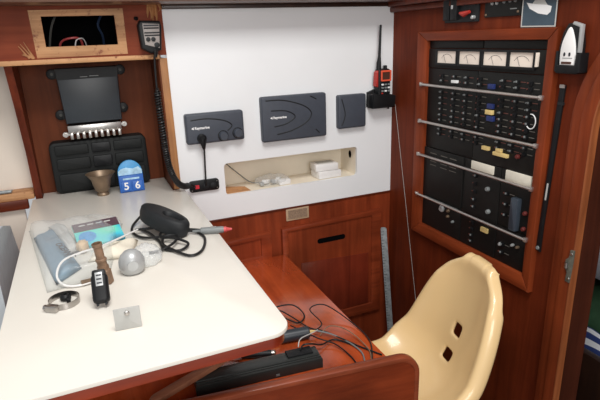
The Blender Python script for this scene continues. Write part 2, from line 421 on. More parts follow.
b = MB(); b.span((-.2, 2.0, .7), (.285, 2.015, 1.43)); obj('back_panel', b, 'recess', t)
b = MB(); b.span((-.19, 1.975, 1.258), (.27, 1.99, 1.42)); b.span((-.19, YF+.018, 1.256), (.27, 1.98, 1.262)); obj('compartment', b, 'darkvoid', t)  # interior shade painted as a near-black lining
for k in range(9):                                            # splinters
    b = MB(); a = .245+random.random()*.035; z0 = 1.412; L = .02+random.random()*.045
    b.tube([(a, YF-.004, z0), (a+random.uniform(-.006, .006), YF-.006, z0-L*.6), (a+random.uniform(-.008, .008), YF-.003, z0-L)], [.006, .004, .0008], 5); obj('splinter', b, 'rawwood_z', t)
for k in range(6):
    b = MB(); a = -.125+random.random()*.02; b.tube([(a, YF-.001, 1.262), (a-.03*random.random()-.012, YF-.002, 1.262+.05*random.random())], [.004, .0008], 5); obj('splinter', b, 'rawwood_z', t)
# wires seen in the cut-out
for nm, mt, pts, r, lab in (
    ('loose_wire', 'redtip', [(-.04, 1.9, 1.262), (-.03, 1.87, 1.305), (0, 1.85, 1.318), (.03, 1.86, 1.312), (.035, 1.9, 1.262)], .0035, 'red wire looping low inside the dark cut-out'),
    ('loose_wire', 'whiteplastic', [(.0, 1.87, 1.262), (.01, 1.835, 1.29), (.018, 1.83, 1.312), (.04, 1.845, 1.312), (.05, 1.89, 1.262)], .002, 'white wire beside the red one inside the cut-out'),
    ('loose_wire', 'cablegrey', [(-.07, 1.86, 1.262), (-.05, 1.85, 1.35), (-.02, 1.86, 1.40), (.02, 1.88, 1.415)], .0035, 'grey cable arching up the left of the cut-out'),
    ('loose_wire', 'darkblue', [(.1, 1.9, 1.262), (.1, 1.88, 1.32), (.09, 1.87, 1.36), (.12, 1.88, 1.41)], .004, 'blue cable at the right inside the cut-out')):
    b = MB(); b.tube(catmull(pts, 6), r, 6); tag(obj(nm, b, mt), lab, 'wire', 'wires in the cabinet cut-out')

# black box on the recess back
t = thing('electronics_box', 'large charcoal electronics box screwed to the recess back by four lugs', 'electronics', (.035, 2.0, 1.02))
def QB(a, z, d): return Vector((a, 2.0-d, z))
b = MB(); b.prism([(-.058, 1.035), (.128, 1.035), (.135, 1.222), (-.066, 1.222)], QB, 0, .065, .008); obj('casing', b, 'blackbox', t)
b = MB(); b.prism([(-.063, 1.185), (.132, 1.187), (.134, 1.221), (-.065, 1.221)], QB, .0655, .067); obj('top_band', b, 'black_soft', t)
for a, z in ((-.078, 1.203), (.147, 1.207), (-.072, 1.062), (.14, 1.072)):
    b = MB(); b.prism([(a+.018*math.cos(2*PI*k/14), z+.018*math.sin(2*PI*k/14)) for k in range(14)], QB, 0, .012, .002); b.box((a*.8+.007, 1.994, z), (.03, .012, .03))
    l = obj('lug', b, 'black', t); b = MB(); b.lathe([(.005, 0), (.005, .003)], Matrix.Translation((a, 1.988, z)) @ Matrix.Rotation(PI/2, 4, 'X'), 10); adopt(obj('screw', b, 'cablegrey'), t)
b = MB(); b.span((.01, 1.9322, 1.191), (.034, 1.933, 1.1935)); b.span((.04, 1.9322, 1.1925), (.07, 1.933, 1.195)); obj('maker_lettering', b, 'greymid', t)
# silver connector strip under it
t = thing('terminal_strip', 'silver toothed terminal strip under the charcoal electronics box', 'terminal strip', (.035, 1.93, .985))
b = MB(); b.span((-.056, 1.925, 1.002), (.122, 1.99, 1.03), .002); obj('bar', b, 'steel', t)
for k in range(9):
    a = -.046+.0198*k
    b = MB(); b.span((a-.005, 1.918, .984), (a+.005, 1.926, 1.006), .001); b.lathe([(.005, 0), (.004, .006)], Matrix.Translation((a, 1.928, .992)) @ Matrix.Rotation(PI/2, 4, 'X'), 8); obj('terminal', b, 'steel', t)
b = MB(); b.lathe([(.009, 0), (.009, .008), (.005, .008), (.005, .014)], Matrix.Translation((-.066, 1.94, 1.0)) @ Matrix.Rotation(PI/2, 4, 'X'), 14); b.lathe([(.009, 0), (.009, .008), (.005, .008), (.005, .014)], Matrix.Translation((.132, 1.94, 1.02)) @ Matrix.Rotation(PI/2, 4, 'X'), 14); b.span((-.066, 1.93, .997), (-.05, 1.94, 1.005)); b.span((.118, 1.93, 1.016), (.132, 1.94, 1.024)); obj('thumbscrew', b, 'steel', t)
# ribbed black case on the table inside the recess
t = thing('equipment_case', 'long black ribbed plastic case on the table at the recess back', 'case', (.03, 1.96, ZT))
b = MB(); b.prism(rrect(-.128, ZT+.001, .2, .973, .02), QB, .0, .06, .006); obj('body', b, 'black_case', t)
for i, (z0, z1) in enumerate(((.80, .86), (.875, .915), (.928, .962))):
    for a0, a1 in ((-.11, .0), (.01, .075), (.085, .185)):
        b = MB(); b.prism(rrect(a0, z0, a1, z1, .006), QB, .06, .068, .003); obj('raised_panel', b, 'black_case' if a0 != .01 else 'black', t)

# ------------------------------------------------------------------ table
t = thing('chart_table', 'long white-topped table running back into the recess over the desk', 'table', (.05, 1.3, ZD))
TX0, TX1, TY0, TY1 = -.207, .296, .757, 1.99
def tab(x0, y0, x1, y1, rr):
    pts = []
    for k in range(9):
        a = -PI/2+PI/2*k/8; pts.append((x1-rr+rr*math.cos(a), y0+rr+rr*math.sin(a)))
    return pts
out = tab(TX0, TY0, TX1, TY1, .04)
full = [(TX0, TY0)]+out+[(TX1, YB-.008), (.257, YB-.008), (.257, TY1), (-.174, TY1), (-.174, 1.925), (TX0, 1.925)]
b = MB(); b.prism(full, HZ, ZT-.008, ZT, .002); obj('top', b, 'table', t)
inn = tab(TX0, TY0, TX1-.006, TY1, .036)
full2 = [(TX0+.006, TY0+.006)]+[(x-.001, y+.005) for x, y in inn]+[(TX1-.007, YB-.01), (TX0+.006, YB-.01)]
b = MB(); b.prism(full2, HZ, ZT-.032, ZT-.008, .002); obj('apron', b, 'apron', t)
b = MB(); b.lathe([(.09, ZD+.001), (.09, ZD+.012), (.03, ZD+.03), (.026, ZT-.06), (.07, ZT-.033)], Matrix.Translation((.0, 1.45, 0)), 28); obj('pedestal', b, 'steel', t)

# ------------------------------------------------------------------ desk
t = thing('desk', 'low polished mahogany desk top beneath and right of the white table', 'desk', (.3, 1.4, FL))
b = MB(); b.prism([(-.22, 1.042), (.665, .931), (.672, YB-.016), (-.22, YB-.016)], HZ, ZD-.035, ZD, .003); obj('desk_top', b, 'desk', t)
ang = math.atan2(-.065, .522)
ux = Vector((math.cos(ang), math.sin(ang), 0)); uy = Vector((-ux.y, ux.x, 0)); P0 = Vector((.69, .907, 0))
def FD(a, z, d): return P0+ux*a-uy*d+Vector((0, 0, z))          # a: along the rail (negative = left), d: toward the viewer
edge = [(-.94, .512)]+[(-.05+.05*math.cos(PI/2-PI/2*k/8), .462+.05*math.sin(PI/2-PI/2*k/8)) for k in range(9)]+[(0, FL)]
b = MB(); b.prism(edge+[(-.94, FL)], FD, -.02, 0); obj('front_panel', b, 'fiddle', t)
b = MB()
path = [FD(a, z, -.010) for a, z in edge]
bm = bmesh.new(); rings = []
n = len(path)
for i in range(n):
    tt = (path[min(i+1, n-1)]-path[max(i-1, 0)]).normalized(); sd = uy; upv = sd.cross(tt)
    if upv.z < -.01 and i < n-2: upv = -upv
    prof = []
    for k in range(12):
        a = 2*PI*k/12; ca, sa = math.cos(a), math.sin(a)
        prof.append((math.copysign(abs(ca)**.6, ca)*.0125, math.copysign(abs(sa)**.6, sa)*.0085))
    if i > n//2:
        o_ = Vector((1, 0, 0)); upv = upv if upv.dot(ux) > -.5 else -upv
    rings.append([bm.verts.new(path[i]+sd*p+upv*q) for p, q in prof])
for a_, b_ in zip(rings, rings[1:]):
    for k in range(12): bm.faces.new((a_[k], a_[(k+1) % 12], b_[(k+1) % 12], b_[k]))
bm.faces.new(rings[0]); bm.faces.new(rings[-1]); bmesh.ops.recalc_face_normals(bm, faces=bm.faces)
b.take(bm); obj('rail_capping', b, 'cap', t)

# ------------------------------------------------------------------ lower lockers
def locker(name, label, x0, x1, z0, z1, full):
    t = thing(name, label, 'locker door', ((x0+x1)/2, YB, z0))
    b = MB(); fw_ = .045
    b.band([(x0, z0), (x1, z0), (x1, z1+.006), (x0, z1-.006)], [(x0+fw_*.6, z0+fw_), (x1-fw_, z0+fw_), (x1-fw_, z1-fw_*.4), (x0+fw_*.6, z1-fw_*.5)], BW, 0, .018, .005)
    obj('frame', b, 'mahog_low_x', t)
    b = MB(); b.prism([(x0+fw_*.6, z0+fw_), (x1-fw_, z0+fw_), (x1-fw_, z1-fw_*.4), (x0+fw_*.6, z1-fw_*.5)], BW, 0, .010); obj('panel', b, 'mahog_low', t)
    return t
t = locker('locker_door', 'mahogany locker door with dark finger slot under the vent', .664, 1.128, .08, .568, 1)
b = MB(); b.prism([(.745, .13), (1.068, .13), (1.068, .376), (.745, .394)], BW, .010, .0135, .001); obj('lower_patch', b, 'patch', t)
b = MB(); b.prism(rrect(.822, .466, .953, .488, .0105, 5), BW, .0095, .0112); obj('finger_slot', b, 'darkvoid', t)  # thin near-black plate painting the shade inside the slot
t = locker('locker_door', 'second locker door, its top edge just above the desk beside the table', .40, .618, .42, .556, 0)
t = thing('vent_grille', 'small dull metal vent plate screwed above the slotted locker door', 'vent', (.741, YB, .588))
b = MB(); b.prism(rrect(.69, .588, .79, .639, .003), BW, -.001, .004, .001); obj('plate', b, 'ventplate', t)
b = MB(); b.prism(rrect(.698, .595, .782, .632, .002), BW, .004, .0045); obj('mesh_panel', b, 'ventmesh', t)

# ------------------------------------------------------------------ instrument covers on the white wall
def cover(name, label, x0, x1, z0, z1, dep, arcs, mark, knobs=()):
    t = thing(name, label, 'instrument cover', ((x0+x1)/2, YB, z0))
    b = MB(); b.prism(rrect(x0, z0, x1, z1, .008), BW, -.001, dep, .007, seg=3); sh = obj('shell', b, 'plastic_grey', t)
    for pts in arcs:
        b = MB(); b.tube([BW(a, z, dep) for a, z in catmull([(p[0], p[1], 0) for p in pts], 8) for a, z in [(a, z)]] if False else [BW(q.x, q.y, dep) for q in catmull([(p[0], p[1], 0) for p in pts], 8)], .0022, 6)
        obj('moulded_ridge', b, 'black_soft', t)
    for kx, kz in knobs:
        b = MB(); b.lathe([(.0165, 0), (.016, .014), (.013, .018)], Matrix.Translation(BW(kx, kz, dep-.001)) @ Matrix.Rotation(PI/2, 4, 'X'), 24); obj('knob', b, 'plastic_grey', t)
        b = MB(); b.lathe([(.0195, 0), (.0195, .0012), (.017, .0016)], Matrix.Translation(BW(kx, kz, dep-.0006)) @ Matrix.Rotation(PI/2, 4, 'X'), 24); obj('knob_ring', b, 'black', t)
    if mark:
        mx, mz, sz = mark
        b = text_mb('Raymarine', sz, lambda a, c, d: BW(mx+sz*.7+a, mz+c, dep+.0006+d), bold=.0004); obj('maker_lettering', b, 'white', t, 0)
        b = MB(); b.prism([(mx-sz*2.4, mz), (mx-sz*1.7, mz-sz*.4), (mx-sz*1.7, mz+sz*.4)], BW, dep, dep+.001); obj('maker_emblem', b, 'white', t, 0)
    return t
c1 = cover('instrument_cover', 'wide slate plastic cover with two round knobs, power lead plugged below', .322, .533, .946, 1.053, .026,
      [[(.34, 1.032), (.40, 1.034), (.46, 1.022), (.487, 1.003), (.47, .985)]], (.37, 1.003, .0125), ((.452, .968), (.506, .973)))
cover('instrument_cover', 'largest slate plastic cover with curved ridges, middle of the white wall', .604, .868, .923, 1.091, .026,
      [[(.62, 1.078), (.69, 1.075), (.77, 1.05), (.803, 1.018), (.78, .985), (.72, .96), (.66, .95)], [(.64, 1.04), (.70, 1.035), (.735, 1.012), (.70, .988), (.65, .98)], [(.80, 1.083), (.825, 1.07)], [(.82, .955), (.835, .94)]], (.665, 1.013, .0125))
cover('instrument_cover', 'small square slate plastic cover left of the handheld radio', .922, 1.046, .942, 1.074, .024, [[(.935, 1.06), (.95, 1.0), (.935, .955)]], None)

# power plug lead and socket panel
t = thing('power_lead', 'black plug and lead running from the knobbed cover to the socket plate', 'cable', (.38, YB, .82))
b = MB(); b.lathe([(.016, 0), (.016, .012), (.011, .016), (.009, .02)], Matrix.Translation(BW(.373, .967, .027)) @ Matrix.Rotation(PI/2, 4, 'X'), 20); b.tube([BW(.373, .967, .042), BW(.374, .95, .044), BW(.376, .93, .038)], [.011, .010, .005], 10); obj('plug', b, 'black', t)
b = MB(); b.tube(catmull([BW(.376, .935, .04), BW(.379, .915, .025), BW(.378, .87, .02), BW(.376, .825, .02), BW(.375, .80, .022), BW(.375, .79, .018)], 6), .0032, 8); obj('cord', b, 'rubber', t)
t = thing('socket_plate', 'black socket plate with glowing red port below the knobbed cover', 'socket', (.37, YB, .768))
b = MB(); b.prism(rrect(.316, .767, .426, .809, .01), BW, 0, .012, .002); obj('plate', b, 'black', t)
b = MB(); b.prism(rrect(.336, .780, .351, .794, .002), BW, .012, .0135); obj('usb_port', b, 'led', t, label='red glowing usb port')
for a in (.376, .403):
    b = MB(); b.prism([(a+.0105*math.cos(2*PI*k/20), .787+.0105*math.sin(2*PI*k/20)) for k in range(20)], BW, .012, .016, .002); obj('socket_cap', b, 'black_soft', t)
for a, z in ((.324, .775), (.418, .801), (.418, .775), (.324, .801)):
    b = MB(); b.lathe([(.0025, 0), (.002, .0015)], Matrix.Translation(BW(a, z, .012)) @ Matrix.Rotation(PI/2, 4, 'X'), 8); obj('screw', b, 'steel', t)

# ------------------------------------------------------------------ handheld VHF radio in its cradle
t = thing('radio_cradle', 'black wall cradle holding the red-trimmed handheld radio', 'cradle', (1.115, YB, 1.015))
b = MB(); b.prism([(1.058, 1.018), (1.16, 1.018), (1.163, 1.075), (1.140, 1.085), (1.09, 1.085), (1.06, 1.075)], BW, -.001, .014, .003)
b.prism([(1.058, 1.018), (1.16, 1.018), (1.163, 1.060), (1.145, 1.066), (1.085, 1.068), (1.06, 1.078)], BW, .048, .058, .004)
b.span((1.058, YB-.05, 1.018), (1.075, YB-.012, 1.07), .003); b.span((1.146, YB-.05, 1.018), (1.162, YB-.012, 1.06), .003); b.span((1.06, YB-.052, 1.014), (1.16, YB-.01, 1.022), .002)
obj('bracket', b, 'black', t)
b = MB(); b.tube([BW(1.15, 1.018, .02), BW(1.152, 1.004, .02)], .004, 8); obj('charge_lead', b, 'black', t)
t = thing('handheld_radio', 'handheld marine radio with orange-red screen surround and upright aerial', 'radio', (1.12, YB-.03, 1.024))
b = MB(); b.prism(rrect(1.088, 1.024, 1.144, 1.166, .012), BW, .016, .046, .006, seg=3); obj('body', b, 'black', t)
b = MB(); b.prism([(1.079, 1.10), (1.090, 1.095), (1.090, 1.160), (1.081, 1.152)], BW, .02, .043, .003); obj('side_grip', b, 'red', t)
b = MB(); b.band(rrect(1.098, 1.118, 1.145, 1.160, .003), rrect(1.104, 1.124, 1.139, 1.153, .002), BW, .044, .05, .001); obj('screen_surround', b, 'orange', t)
b = MB(); b.prism(rrect(1.104, 1.124, 1.139, 1.153, .002), BW, .044, .0475); obj('screen', b, 'lcd', t)
for r_ in range(3):
    for c_ in range(3):
        b = MB(); b.prism(rrect(1.101+c_*.0145, 1.102-r_*.0125, 1.1115+c_*.0145, 1.1085-r_*.0125, .002), BW, .045, .049, .001); obj('key', b, 'greymid' if (r_+c_) % 3 else 'white', t)
b = MB(); b.prism(rrect(1.101, 1.069, 1.108, 1.074, .001), BW, .045, .049); obj('key', b, 'red', t)
b = MB(); b.tube([BW(1.097, 1.162, .03), BW(1.098, 1.19, .03), BW(1.1, 1.215, .03), BW(1.104, 1.33, .03)], [.010, .009, .0055, .0042], 12); obj('aerial', b, 'black', t)
b = MB(); b.lathe([(.008, 0), (.008, .012), (.006, .014)], Matrix.Translation(BW(1.127, 1.164, .03)), 14); obj('volume_knob', b, 'black', t)

# ------------------------------------------------------------------ fist microphone with coiled cord
t = thing('fist_microphone', 'black fist microphone with pewter face hung on the cabinet front', 'microphone', (.238, 1.78, 1.27))
def QM(a, z, d): return Vector((a, YF-d, z))
b = MB(); b.prism([(.206, 1.278), (.236, 1.262), (.268, 1.272), (.276, 1.345), (.272, 1.362), (.210, 1.364), (.202, 1.35)], QM, .002, .034, .006, seg=3); obj('body', b, 'black', t)
b = MB(); b.prism([(.218, 1.29), (.262, 1.278), (.269, 1.352), (.216, 1.355)], QM, .034, .036, .001); fp = obj('face_plate', b, 'micface', t)
for z in (1.348, 1.340, 1.326, 1.318): 
    b = MB(); b.prism(rrect(.219, z-.0022, .266, z+.0022, .001), QM, .036, .037); obj('speaker_slot', b, 'black' if z < 1.345 else 'ink', t)
for a, z, r_ in ((.229, 1.306, .007), (.245, 1.306, .007), (.254, 1.288, .0085)):
    b = MB(); b.prism([(a+r_*math.cos(2*PI*k/14), z+r_*math.sin(2*PI*k/14)) for k in range(14)], QM, .036, .04, .001); obj('button', b, 'black_soft', t)
b = MB(); b.tube([(.205, YF-.01, 1.37), (.2, YF-.004, 1.372)], .006, 8); obj('hang_stud', b, 'black', t)
pathc = catmull([(.246, 1.765, 1.268), (.243, 1.772, 1.24), (.241, 1.772, 1.20), (.239, 1.77, 1.14)], 6)
b = MB(); b.tube([(.25, 1.765, 1.275), (.247, 1.768, 1.25)], [.008, .005], 8); b.tube(pathc, .0035, 8); obj('straight_cord', b, 'rubber', t)
axis = catmull([(.239, 1.768, 1.15), (.238, 1.764, 1.08), (.241, 1.762, 1.0), (.243, 1.76, .93), (.251, 1.755, .87), (.268, 1.75, .826), (.292, 1.75, .807), (.318, 1.768, .806)], 40)
hel = []; turns = 62
for i, p in enumerate(axis):
    tt = (axis[min(i+1, len(axis)-1)]-axis[max(i-1, 0)]).normalized(); u = Vector((0, 1, 0)); u = (u-tt*u.dot(tt)).normalized(); v = tt.cross(u)
    s_ = i/(len(axis)-1)
    ra = .0085 if .03 < s_ < .93 else .004
    # subdivided below
    hel.append((p, u, v, ra))
pts = []
for i in range(len(hel)-1):
    for k in range(3):
        f = (i+k/3); s_ = f/(len(hel)-1); p = hel[i][0].lerp(hel[i+1][0], k/3); a = 2*PI*turns*s_
        pts.append(p+(hel[i][1]*math.cos(a)+hel[i][2]*math.sin(a))*hel[i][3])
b = MB(); b.tube(pts, .0033, 5); obj('coiled_cord', b, 'rubber', t)
b = MB(); b.tube(catmull([(.318, 1.768, .806), (.328, 1.772, .796), (.334, 1.782, .79)], 5), .004, 8); obj('cord_end', b, 'rubber', t)

# ------------------------------------------------------------------ niche contents
def carton(name, label, c, s, rz):
    t = thing(name, label, 'box', (c[0], c[1], c[2]-s[2]/2), 'white boxes stacked in the niche')
    rot = Matrix.Rotation(rz, 3, 'Z')
    b = MB(); b.box(c, s, .003, rot); obj('carton', b, 'whiteplastic', t)
    b = MB(); b.box(Vector(c)+Vector((0, 0, s[2]/2+.0005)), (s[0]*.7, s[1]*.6, .001), 0, rot); obj('label_sticker', b, 'pouchgrey', t)
carton('small_carton', 'white flat box at the right of the niche, bottom of the pair', (.9, 1.855, nz0+.0155), (.105, .075, .029), .05)
carton('small_carton', 'white flat box at the right of the niche, lying on another', (.893, 1.858, nz0+.046), (.1, .07, .029), -.08)
t = thing('fittings_bag', 'crumpled clear bag of small white fittings at the niche left', 'bag', (.66, 1.85, nz0))
bm = bmesh.new(); bmesh.ops.create_icosphere(bm, subdivisions=4, radius=1)
for v in bm.verts:
    n_ = 1+.12*math.sin(7*v.co.x+3*v.co.y)*math.cos(9*v.co.y+2*v.co.z)
    v.co = Vector((.655+v.co.x*.07*n_, 1.855+v.co.y*.045*n_, nz0+.0205+v.co.z*.02*n_))
    v.co.z = max(v.co.z, nz0+.0005)
b = MB(); b.take(bm); obj('clear_film', b, 'bagthin', t)
for k in range(7):
    b = MB(); b.box((.61+.016*k, 1.845+.012*(k % 3), nz0+.011+.004*(k % 2)), (.016, .02, .014), .002, Matrix.Rotation(k*1.1, 3, 'Z')); obj('fitting', b, 'whiteplastic' if k % 3 else 'silver', t)
b = MB(); b.box((.70, 1.835, nz0+.011), (.05, .03, .02), .002, Matrix.Rotation(.1, 3, 'Z')); tag(obj('small_carton', b, 'whiteplastic'), 'smallest white box, lying beside the clear bag in the niche', 'box', None)
b = MB(); b.tube(catmull([(.47, 1.935, .855), (.5, 1.93, .82), (.54, 1.92, .78), (.58, 1.9, .745), (.62, 1.9, .7375)], 6), .0022, 6); tag(obj('thin_wire', b, 'greymid'), 'thin wire hanging down the left back of the niche', 'wire')

# ------------------------------------------------------------------ steel rule and string in the corner
t = thing('steel_rule', 'worn grey steel rule leaning upright in the corner by the locker', 'ruler', (1.165, YB-.02, 0))
r0, r1 = Vector((1.147, 1.793, .48)), Vector((1.168, 1.725, -.197)); rd = (r1-r0).normalized(); rs = Vector((.9, -.42, 0)).normalized(); rn = rd.cross(rs).normalized()
def QR(a, l, d): return r0+rs*a+rd*l+rn*d
RL = (r1-r0).length
b = MB(); b.prism([(-.013, .006), (-.008, 0), (.008, 0), (.013, .006), (.013, RL), (-.013, RL)], QR, -.0012, .0012); obj('blade', b, 'ruler', t)
b = MB()
for k in range(48):
    w_ = .008 if k % 5 else .014; l_ = .02+k*.0135
    for sg_ in (-1, 1): b.prism([(-.012, l_), (-.012+w_, l_), (-.012+w_, l_+.0016), (-.012, l_+.0016)], QR, sg_*.0013, sg_*.0018)
obj('graduations', b, 'ink', t)
b = MB(); b.tube([(XR-.0004, 1.775, 1.02), (XR-.0004, 1.683, .634), (XR-.0004, 1.58, .19)], .0008, 6); tag(obj('pull_string', b, 'pouchgrey'), 'thin pale string hanging down the dark right wall', 'string')

# ------------------------------------------------------------------ switchboard on the right wall
t = thing('switchboard', 'large black electrical switchboard in a mahogany frame with silver guard bars', 'electrical panel', (XR, 1.3, .53))
FO = (1.006, .53, 1.612, 1.299); FI = (1.035, .577, 1.556, 1.268); FDp = .02
def frame_piece(pts, m):
    b = MB(); b.prism(pts, RW, 0, FDp, .003); return obj('frame', b, m, t)
frame_piece([(FO[0], FO[1]), (FI[0], FI[1]), (FI[0], FI[3]), (FO[0], FO[3])], 'frame_z'); frame_piece([(FO[2], FO[1]), (FI[2], FI[1]), (FI[2], FI[3]), (FO[2], FO[3])], 'frame_z')
frame_piece([(FO[0], FO[3]), (FI[0], FI[3]), (FI[2], FI[3]), (FO[2], FO[3])], 'frame'); frame_piece([(FO[0], FO[1]), (FI[0], FI[1]), (FI[2], FI[1]), (FO[2], FO[1])], 'frame')
# plates
def plate(y0, z0, y1, z1, d=.006, m='panelblack', r=.001):
    b = MB(); b.prism(rrect(y0, z0, y1, z1, .002), RW, 0, d, r); return obj('panel_plate', b, m, t)
plate(1.036, 1.243, 1.285, 1.267, .005); plate(1.29, 1.243, 1.555, 1.267, .005)
plate(1.036, 1.176, 1.555, 1.241, .008); plate(1.036, .985, 1.30, 1.174); plate(1.302, .985, 1.555, 1.174)
plate(1.036, .888, 1.30, .983); plate(1.302, .888, 1.555, .983)
plate(1.036, .70, 1.165, .886); plate(1.167, .578, 1.335, .886, .007); plate(1.337, .70, 1.555, .886, .01); plate(1.337, .578, 1.555, .698, .008); plate(1.036, .578, 1.165, .698)
# meters
for y1, y0 in ((1.503, 1.403), (1.389, 1.291), (1.277, 1.179), (1.169, 1.081)):
    b = MB(); b.band(rrect(y0-.006, 1.186, y1+.006, 1.24, .002), rrect(y0, 1.194, y1, 1.234, .001), RW, .006, .016, .001); mt_ = obj('meter', b, 'black', t)
    b = MB(); b.prism(rrect(y0, 1.194, y1, 1.234, .001), RW, .006, .010); f_ = obj('meter_face', b, 'meter', None); f_.parent = mt_
    b = MB(); ym = (y0+y1)/2; b.tube([RW(ym+.006, 1.196, .0108), RW(ym+.018, 1.222, .0108)], .0006, 4)
    b.tube([RW(ym+.034*math.cos(PI*(.2+.6*k/10)), 1.19+.034*math.sin(PI*(.2+.6*k/10)), .0104) for k in range(11)], .0005, 4); f2 = obj('needle', b, 'ink', None); f2.parent = mt_
b = MB(); b.prism(rrect(1.066, 1.196, 1.074, 1.234, .001), RW, .008, .014); obj('meter_edge', b, 'meter', t)
# guard bars
for z in (1.116, .982, .855, .696):
    b = MB(); b.tube([RW(1.574, z, FDp+.006), RW(1.032, z, FDp+.006)], .0048, 10)
    b.box(RW(1.574, z, FDp+.003), (.012, .012, .014), .002); b.box(RW(1.032, z, FDp+.003), (.012, .012, .014), .002); obj('guard_bar', b, 'alu', t)
# switches: a rocker with a pale lettered strip beside it
def switch(y, z, d, kind):
    b = MB(); b.prism(rrect(y-.0055, z-.006, y+.0055, z+.006, .0015), RW, d, d+.006, .001)
    b.prism(rrect(y-.0025, z-.001, y+.0025, z+.005, .0008), RW, d+.006, d+.009, .0005, mi=1 if kind else 0)
    b.prism(rrect(y-.03, z+.0005, y-.0105, z+.0025, .0004), RW, d, d+.0008, mi=2 if kind != 2 else 3)
    b.lathe([(.0028, 0), (.0022, .0025)], Matrix.Translation(RW(y+.013, z, d)) @ Matrix.Rotation(-PI/2, 4, 'Y'), 8, mi=1 if kind == 2 else 3)
    return obj('breaker_switch', b, ['black', 'greymid', 'dim', 'reddim'], t)
M['dim'] = plain('dull engraved lettering', (104, 100, 94), .5); M['reddim'] = plain('dull red lettering', (104, 60, 52), .5)
protos = None
zs = (1.15, 1.133, 1.094, 1.074, 1.054, 1.034, 1.014, .996, .963, .945)
ys = (1.475, 1.41, 1.35, 1.287, 1.19, 1.135, 1.085)
protos = [switch(1.475, 1.15, .006, k) for k in range(3)]
protos[1].location = Vector((0, 1.41-1.475, 0)); protos[2].location = Vector((0, 1.35-1.475, 0))
random.seed(3)
for i, z in enumerate(zs):
    for j, y in enumerate(ys):
        if i == 0 and j < 3: continue
        k = random.choice((0, 0, 1, 1, 2) if j > 0 else (1, 2, 2))
        c = protos[k].copy(); COL.objects.link(c); c.location = Vector((0, y-1.475, z-1.15))
for z in (.835, .808, .78, .752, .726, .668, .645, .622, .6):
    c = protos[random.choice((0, 1))].copy(); COL.objects.link(c); c.location = Vector((0, 1.275-1.475, z-1.15))
for z in (.81, .775, .74, .64, .612):
    c = protos[1].copy(); COL.objects.link(c); c.location = Vector((0, 1.135-1.475, z-1.15))
for z in (.868, .853, .838, .824):
    for y in (1.5, 1.44, 1.39):
        b = MB(); b.prism(rrect(y-.018, z-.0012, y+.018, z+.0012, .0005), RW, .010, .0107); obj('engraved_line', b, 'dim', t)
# tape labels
for y, z, w_, h_, m in ((1.234, 1.131, .024, .015, 'blue'), (1.231, 1.071, .024, .015, 'blue'), (1.227, 1.033, .028, .016, 'blue'), (1.405, 1.135, .028, .009, 'white'), (1.234, 1.052, .03, .014, 'yellow'), (1.237, .937, .03, .012, 'yellow'), (1.172, .928, .06, .011, 'yellow'), (1.18, .94, .022, .011, 'yellow'), (1.215, .662, .032, .016, 'yellow')):
    b = MB(); b.prism(rrect(y-w_/2, z-h_/2, y+w_/2, z+h_/2, .001), RW, .006, .0155 if z > .7 else .013, .0005); obj('tape_label', b, m, t)
for y1, z1, y0, z0 in ((1.298, .884, 1.196, .856), (1.145, .886, 1.046, .852)):
    b = MB(); b.prism(rrect(y0, z0, y1, z1, .002), RW, .006, .011, .001); obj('display', b, 'screen', t)
b = MB(); b.tube([RW(1.068+.017*math.cos(a), 1.045+.021*math.sin(a), .013) for a in [PI*(.35+1.3*k/20)-PI*.5+PI*.15+PI/2-PI*.5+PI*.45 for k in range(21)]], .0016, 6); obj('wire_loop', b, 'white', t)
for y, z, r_, m in ((1.437, .671, .013, 'silver'), (1.4, .674, .007, 'brass'), (1.4, .652, .006, 'brass'), (1.372, .64, .005, 'greymid'), (1.215, .805, .008, 'greymid'), (1.205, .73, .008, 'greymid'), (1.105, .935, .007, 'darkred'), (1.055, .77, .007, 'darkred'), (1.055, .72, .007, 'darkred'), (1.14, .64, .006, 'silver'), (1.09, .655, .005, 'silver'), (1.07, .655, .005, 'brass')):
    b = MB(); b.lathe([(r_, 0), (r_, .006), (r_*.7, .010)], Matrix.Translation(RW(y, z, .007)) @ Matrix.Rotation(-PI/2, 4, 'Y'), 16); obj('knob', b, m, t)
b = MB(); b.prism(rrect(1.076, .705, 1.104, .81, .004), RW, .006, .024, .004); obj('lever', b, 'leverblue', t)
b = MB(); b.span((XR-.0135, 1.35, .69), (XR-.009, 1.545, .694)); obj('panel_edge_strip', b, 'greymid', t)

# ------------------------------------------------------------------ things above and beside the switchboard
t = thing('tool_board', 'black tool board with dark sheaths and a red-handled knife, above the switchboard', 'tool board', (1.4, 1.2, 1.32))
b = MB(); b.prism(rrect(1.319, 1.324, 1.478, 1.48, .003), RW, 0, .008, .002); obj('board', b, 'black_soft', t)
for y in (1.458, 1.422):
    b = MB(); b.prism([(y-.014, 1.332), (y+.014, 1.332), (y+.016, 1.40), (y+.012, 1.46), (y-.012, 1.46), (y-.016, 1.40)], RW, .008, .022, .004); obj('sheath', b, 'black', t)
b = MB(); b.box(RW(1.424, 1.372, .024), (.004, .007, .012), .001); obj('clip', b, 'silver', t)
b = MB(); b.prism(rrect(1.33, 1.38, 1.39, 1.45, .003), RW, .008, .014, .001); obj('pocket', b, 'black', t)
b = MB(); b.tube([RW(1.392, 1.352, .018), RW(1.37, 1.348, .02), RW(1.345, 1.354, .018)], [.004, .009, .005], 8); obj('knife_handle', b, 'red', t)
b = MB(); b.lathe([(.006, 0), (.006, .01), (.004, .012)], Matrix.Translation(RW(1.334, 1.337, .008)) @ Matrix.Rotation(-PI/2, 4, 'Y'), 14); obj('stud', b, 'silver', t)
t = thing('toggle_panel', 'small black panel with pale toggles between tool board and photo card', 'electrical panel', (XR, 1.22, 1.333))
b = MB(); b.prism(rrect(1.151, 1.334, 1.293, 1.48, .002), RW, 0, .006, .001); obj('plate', b, 'panelblack', t)
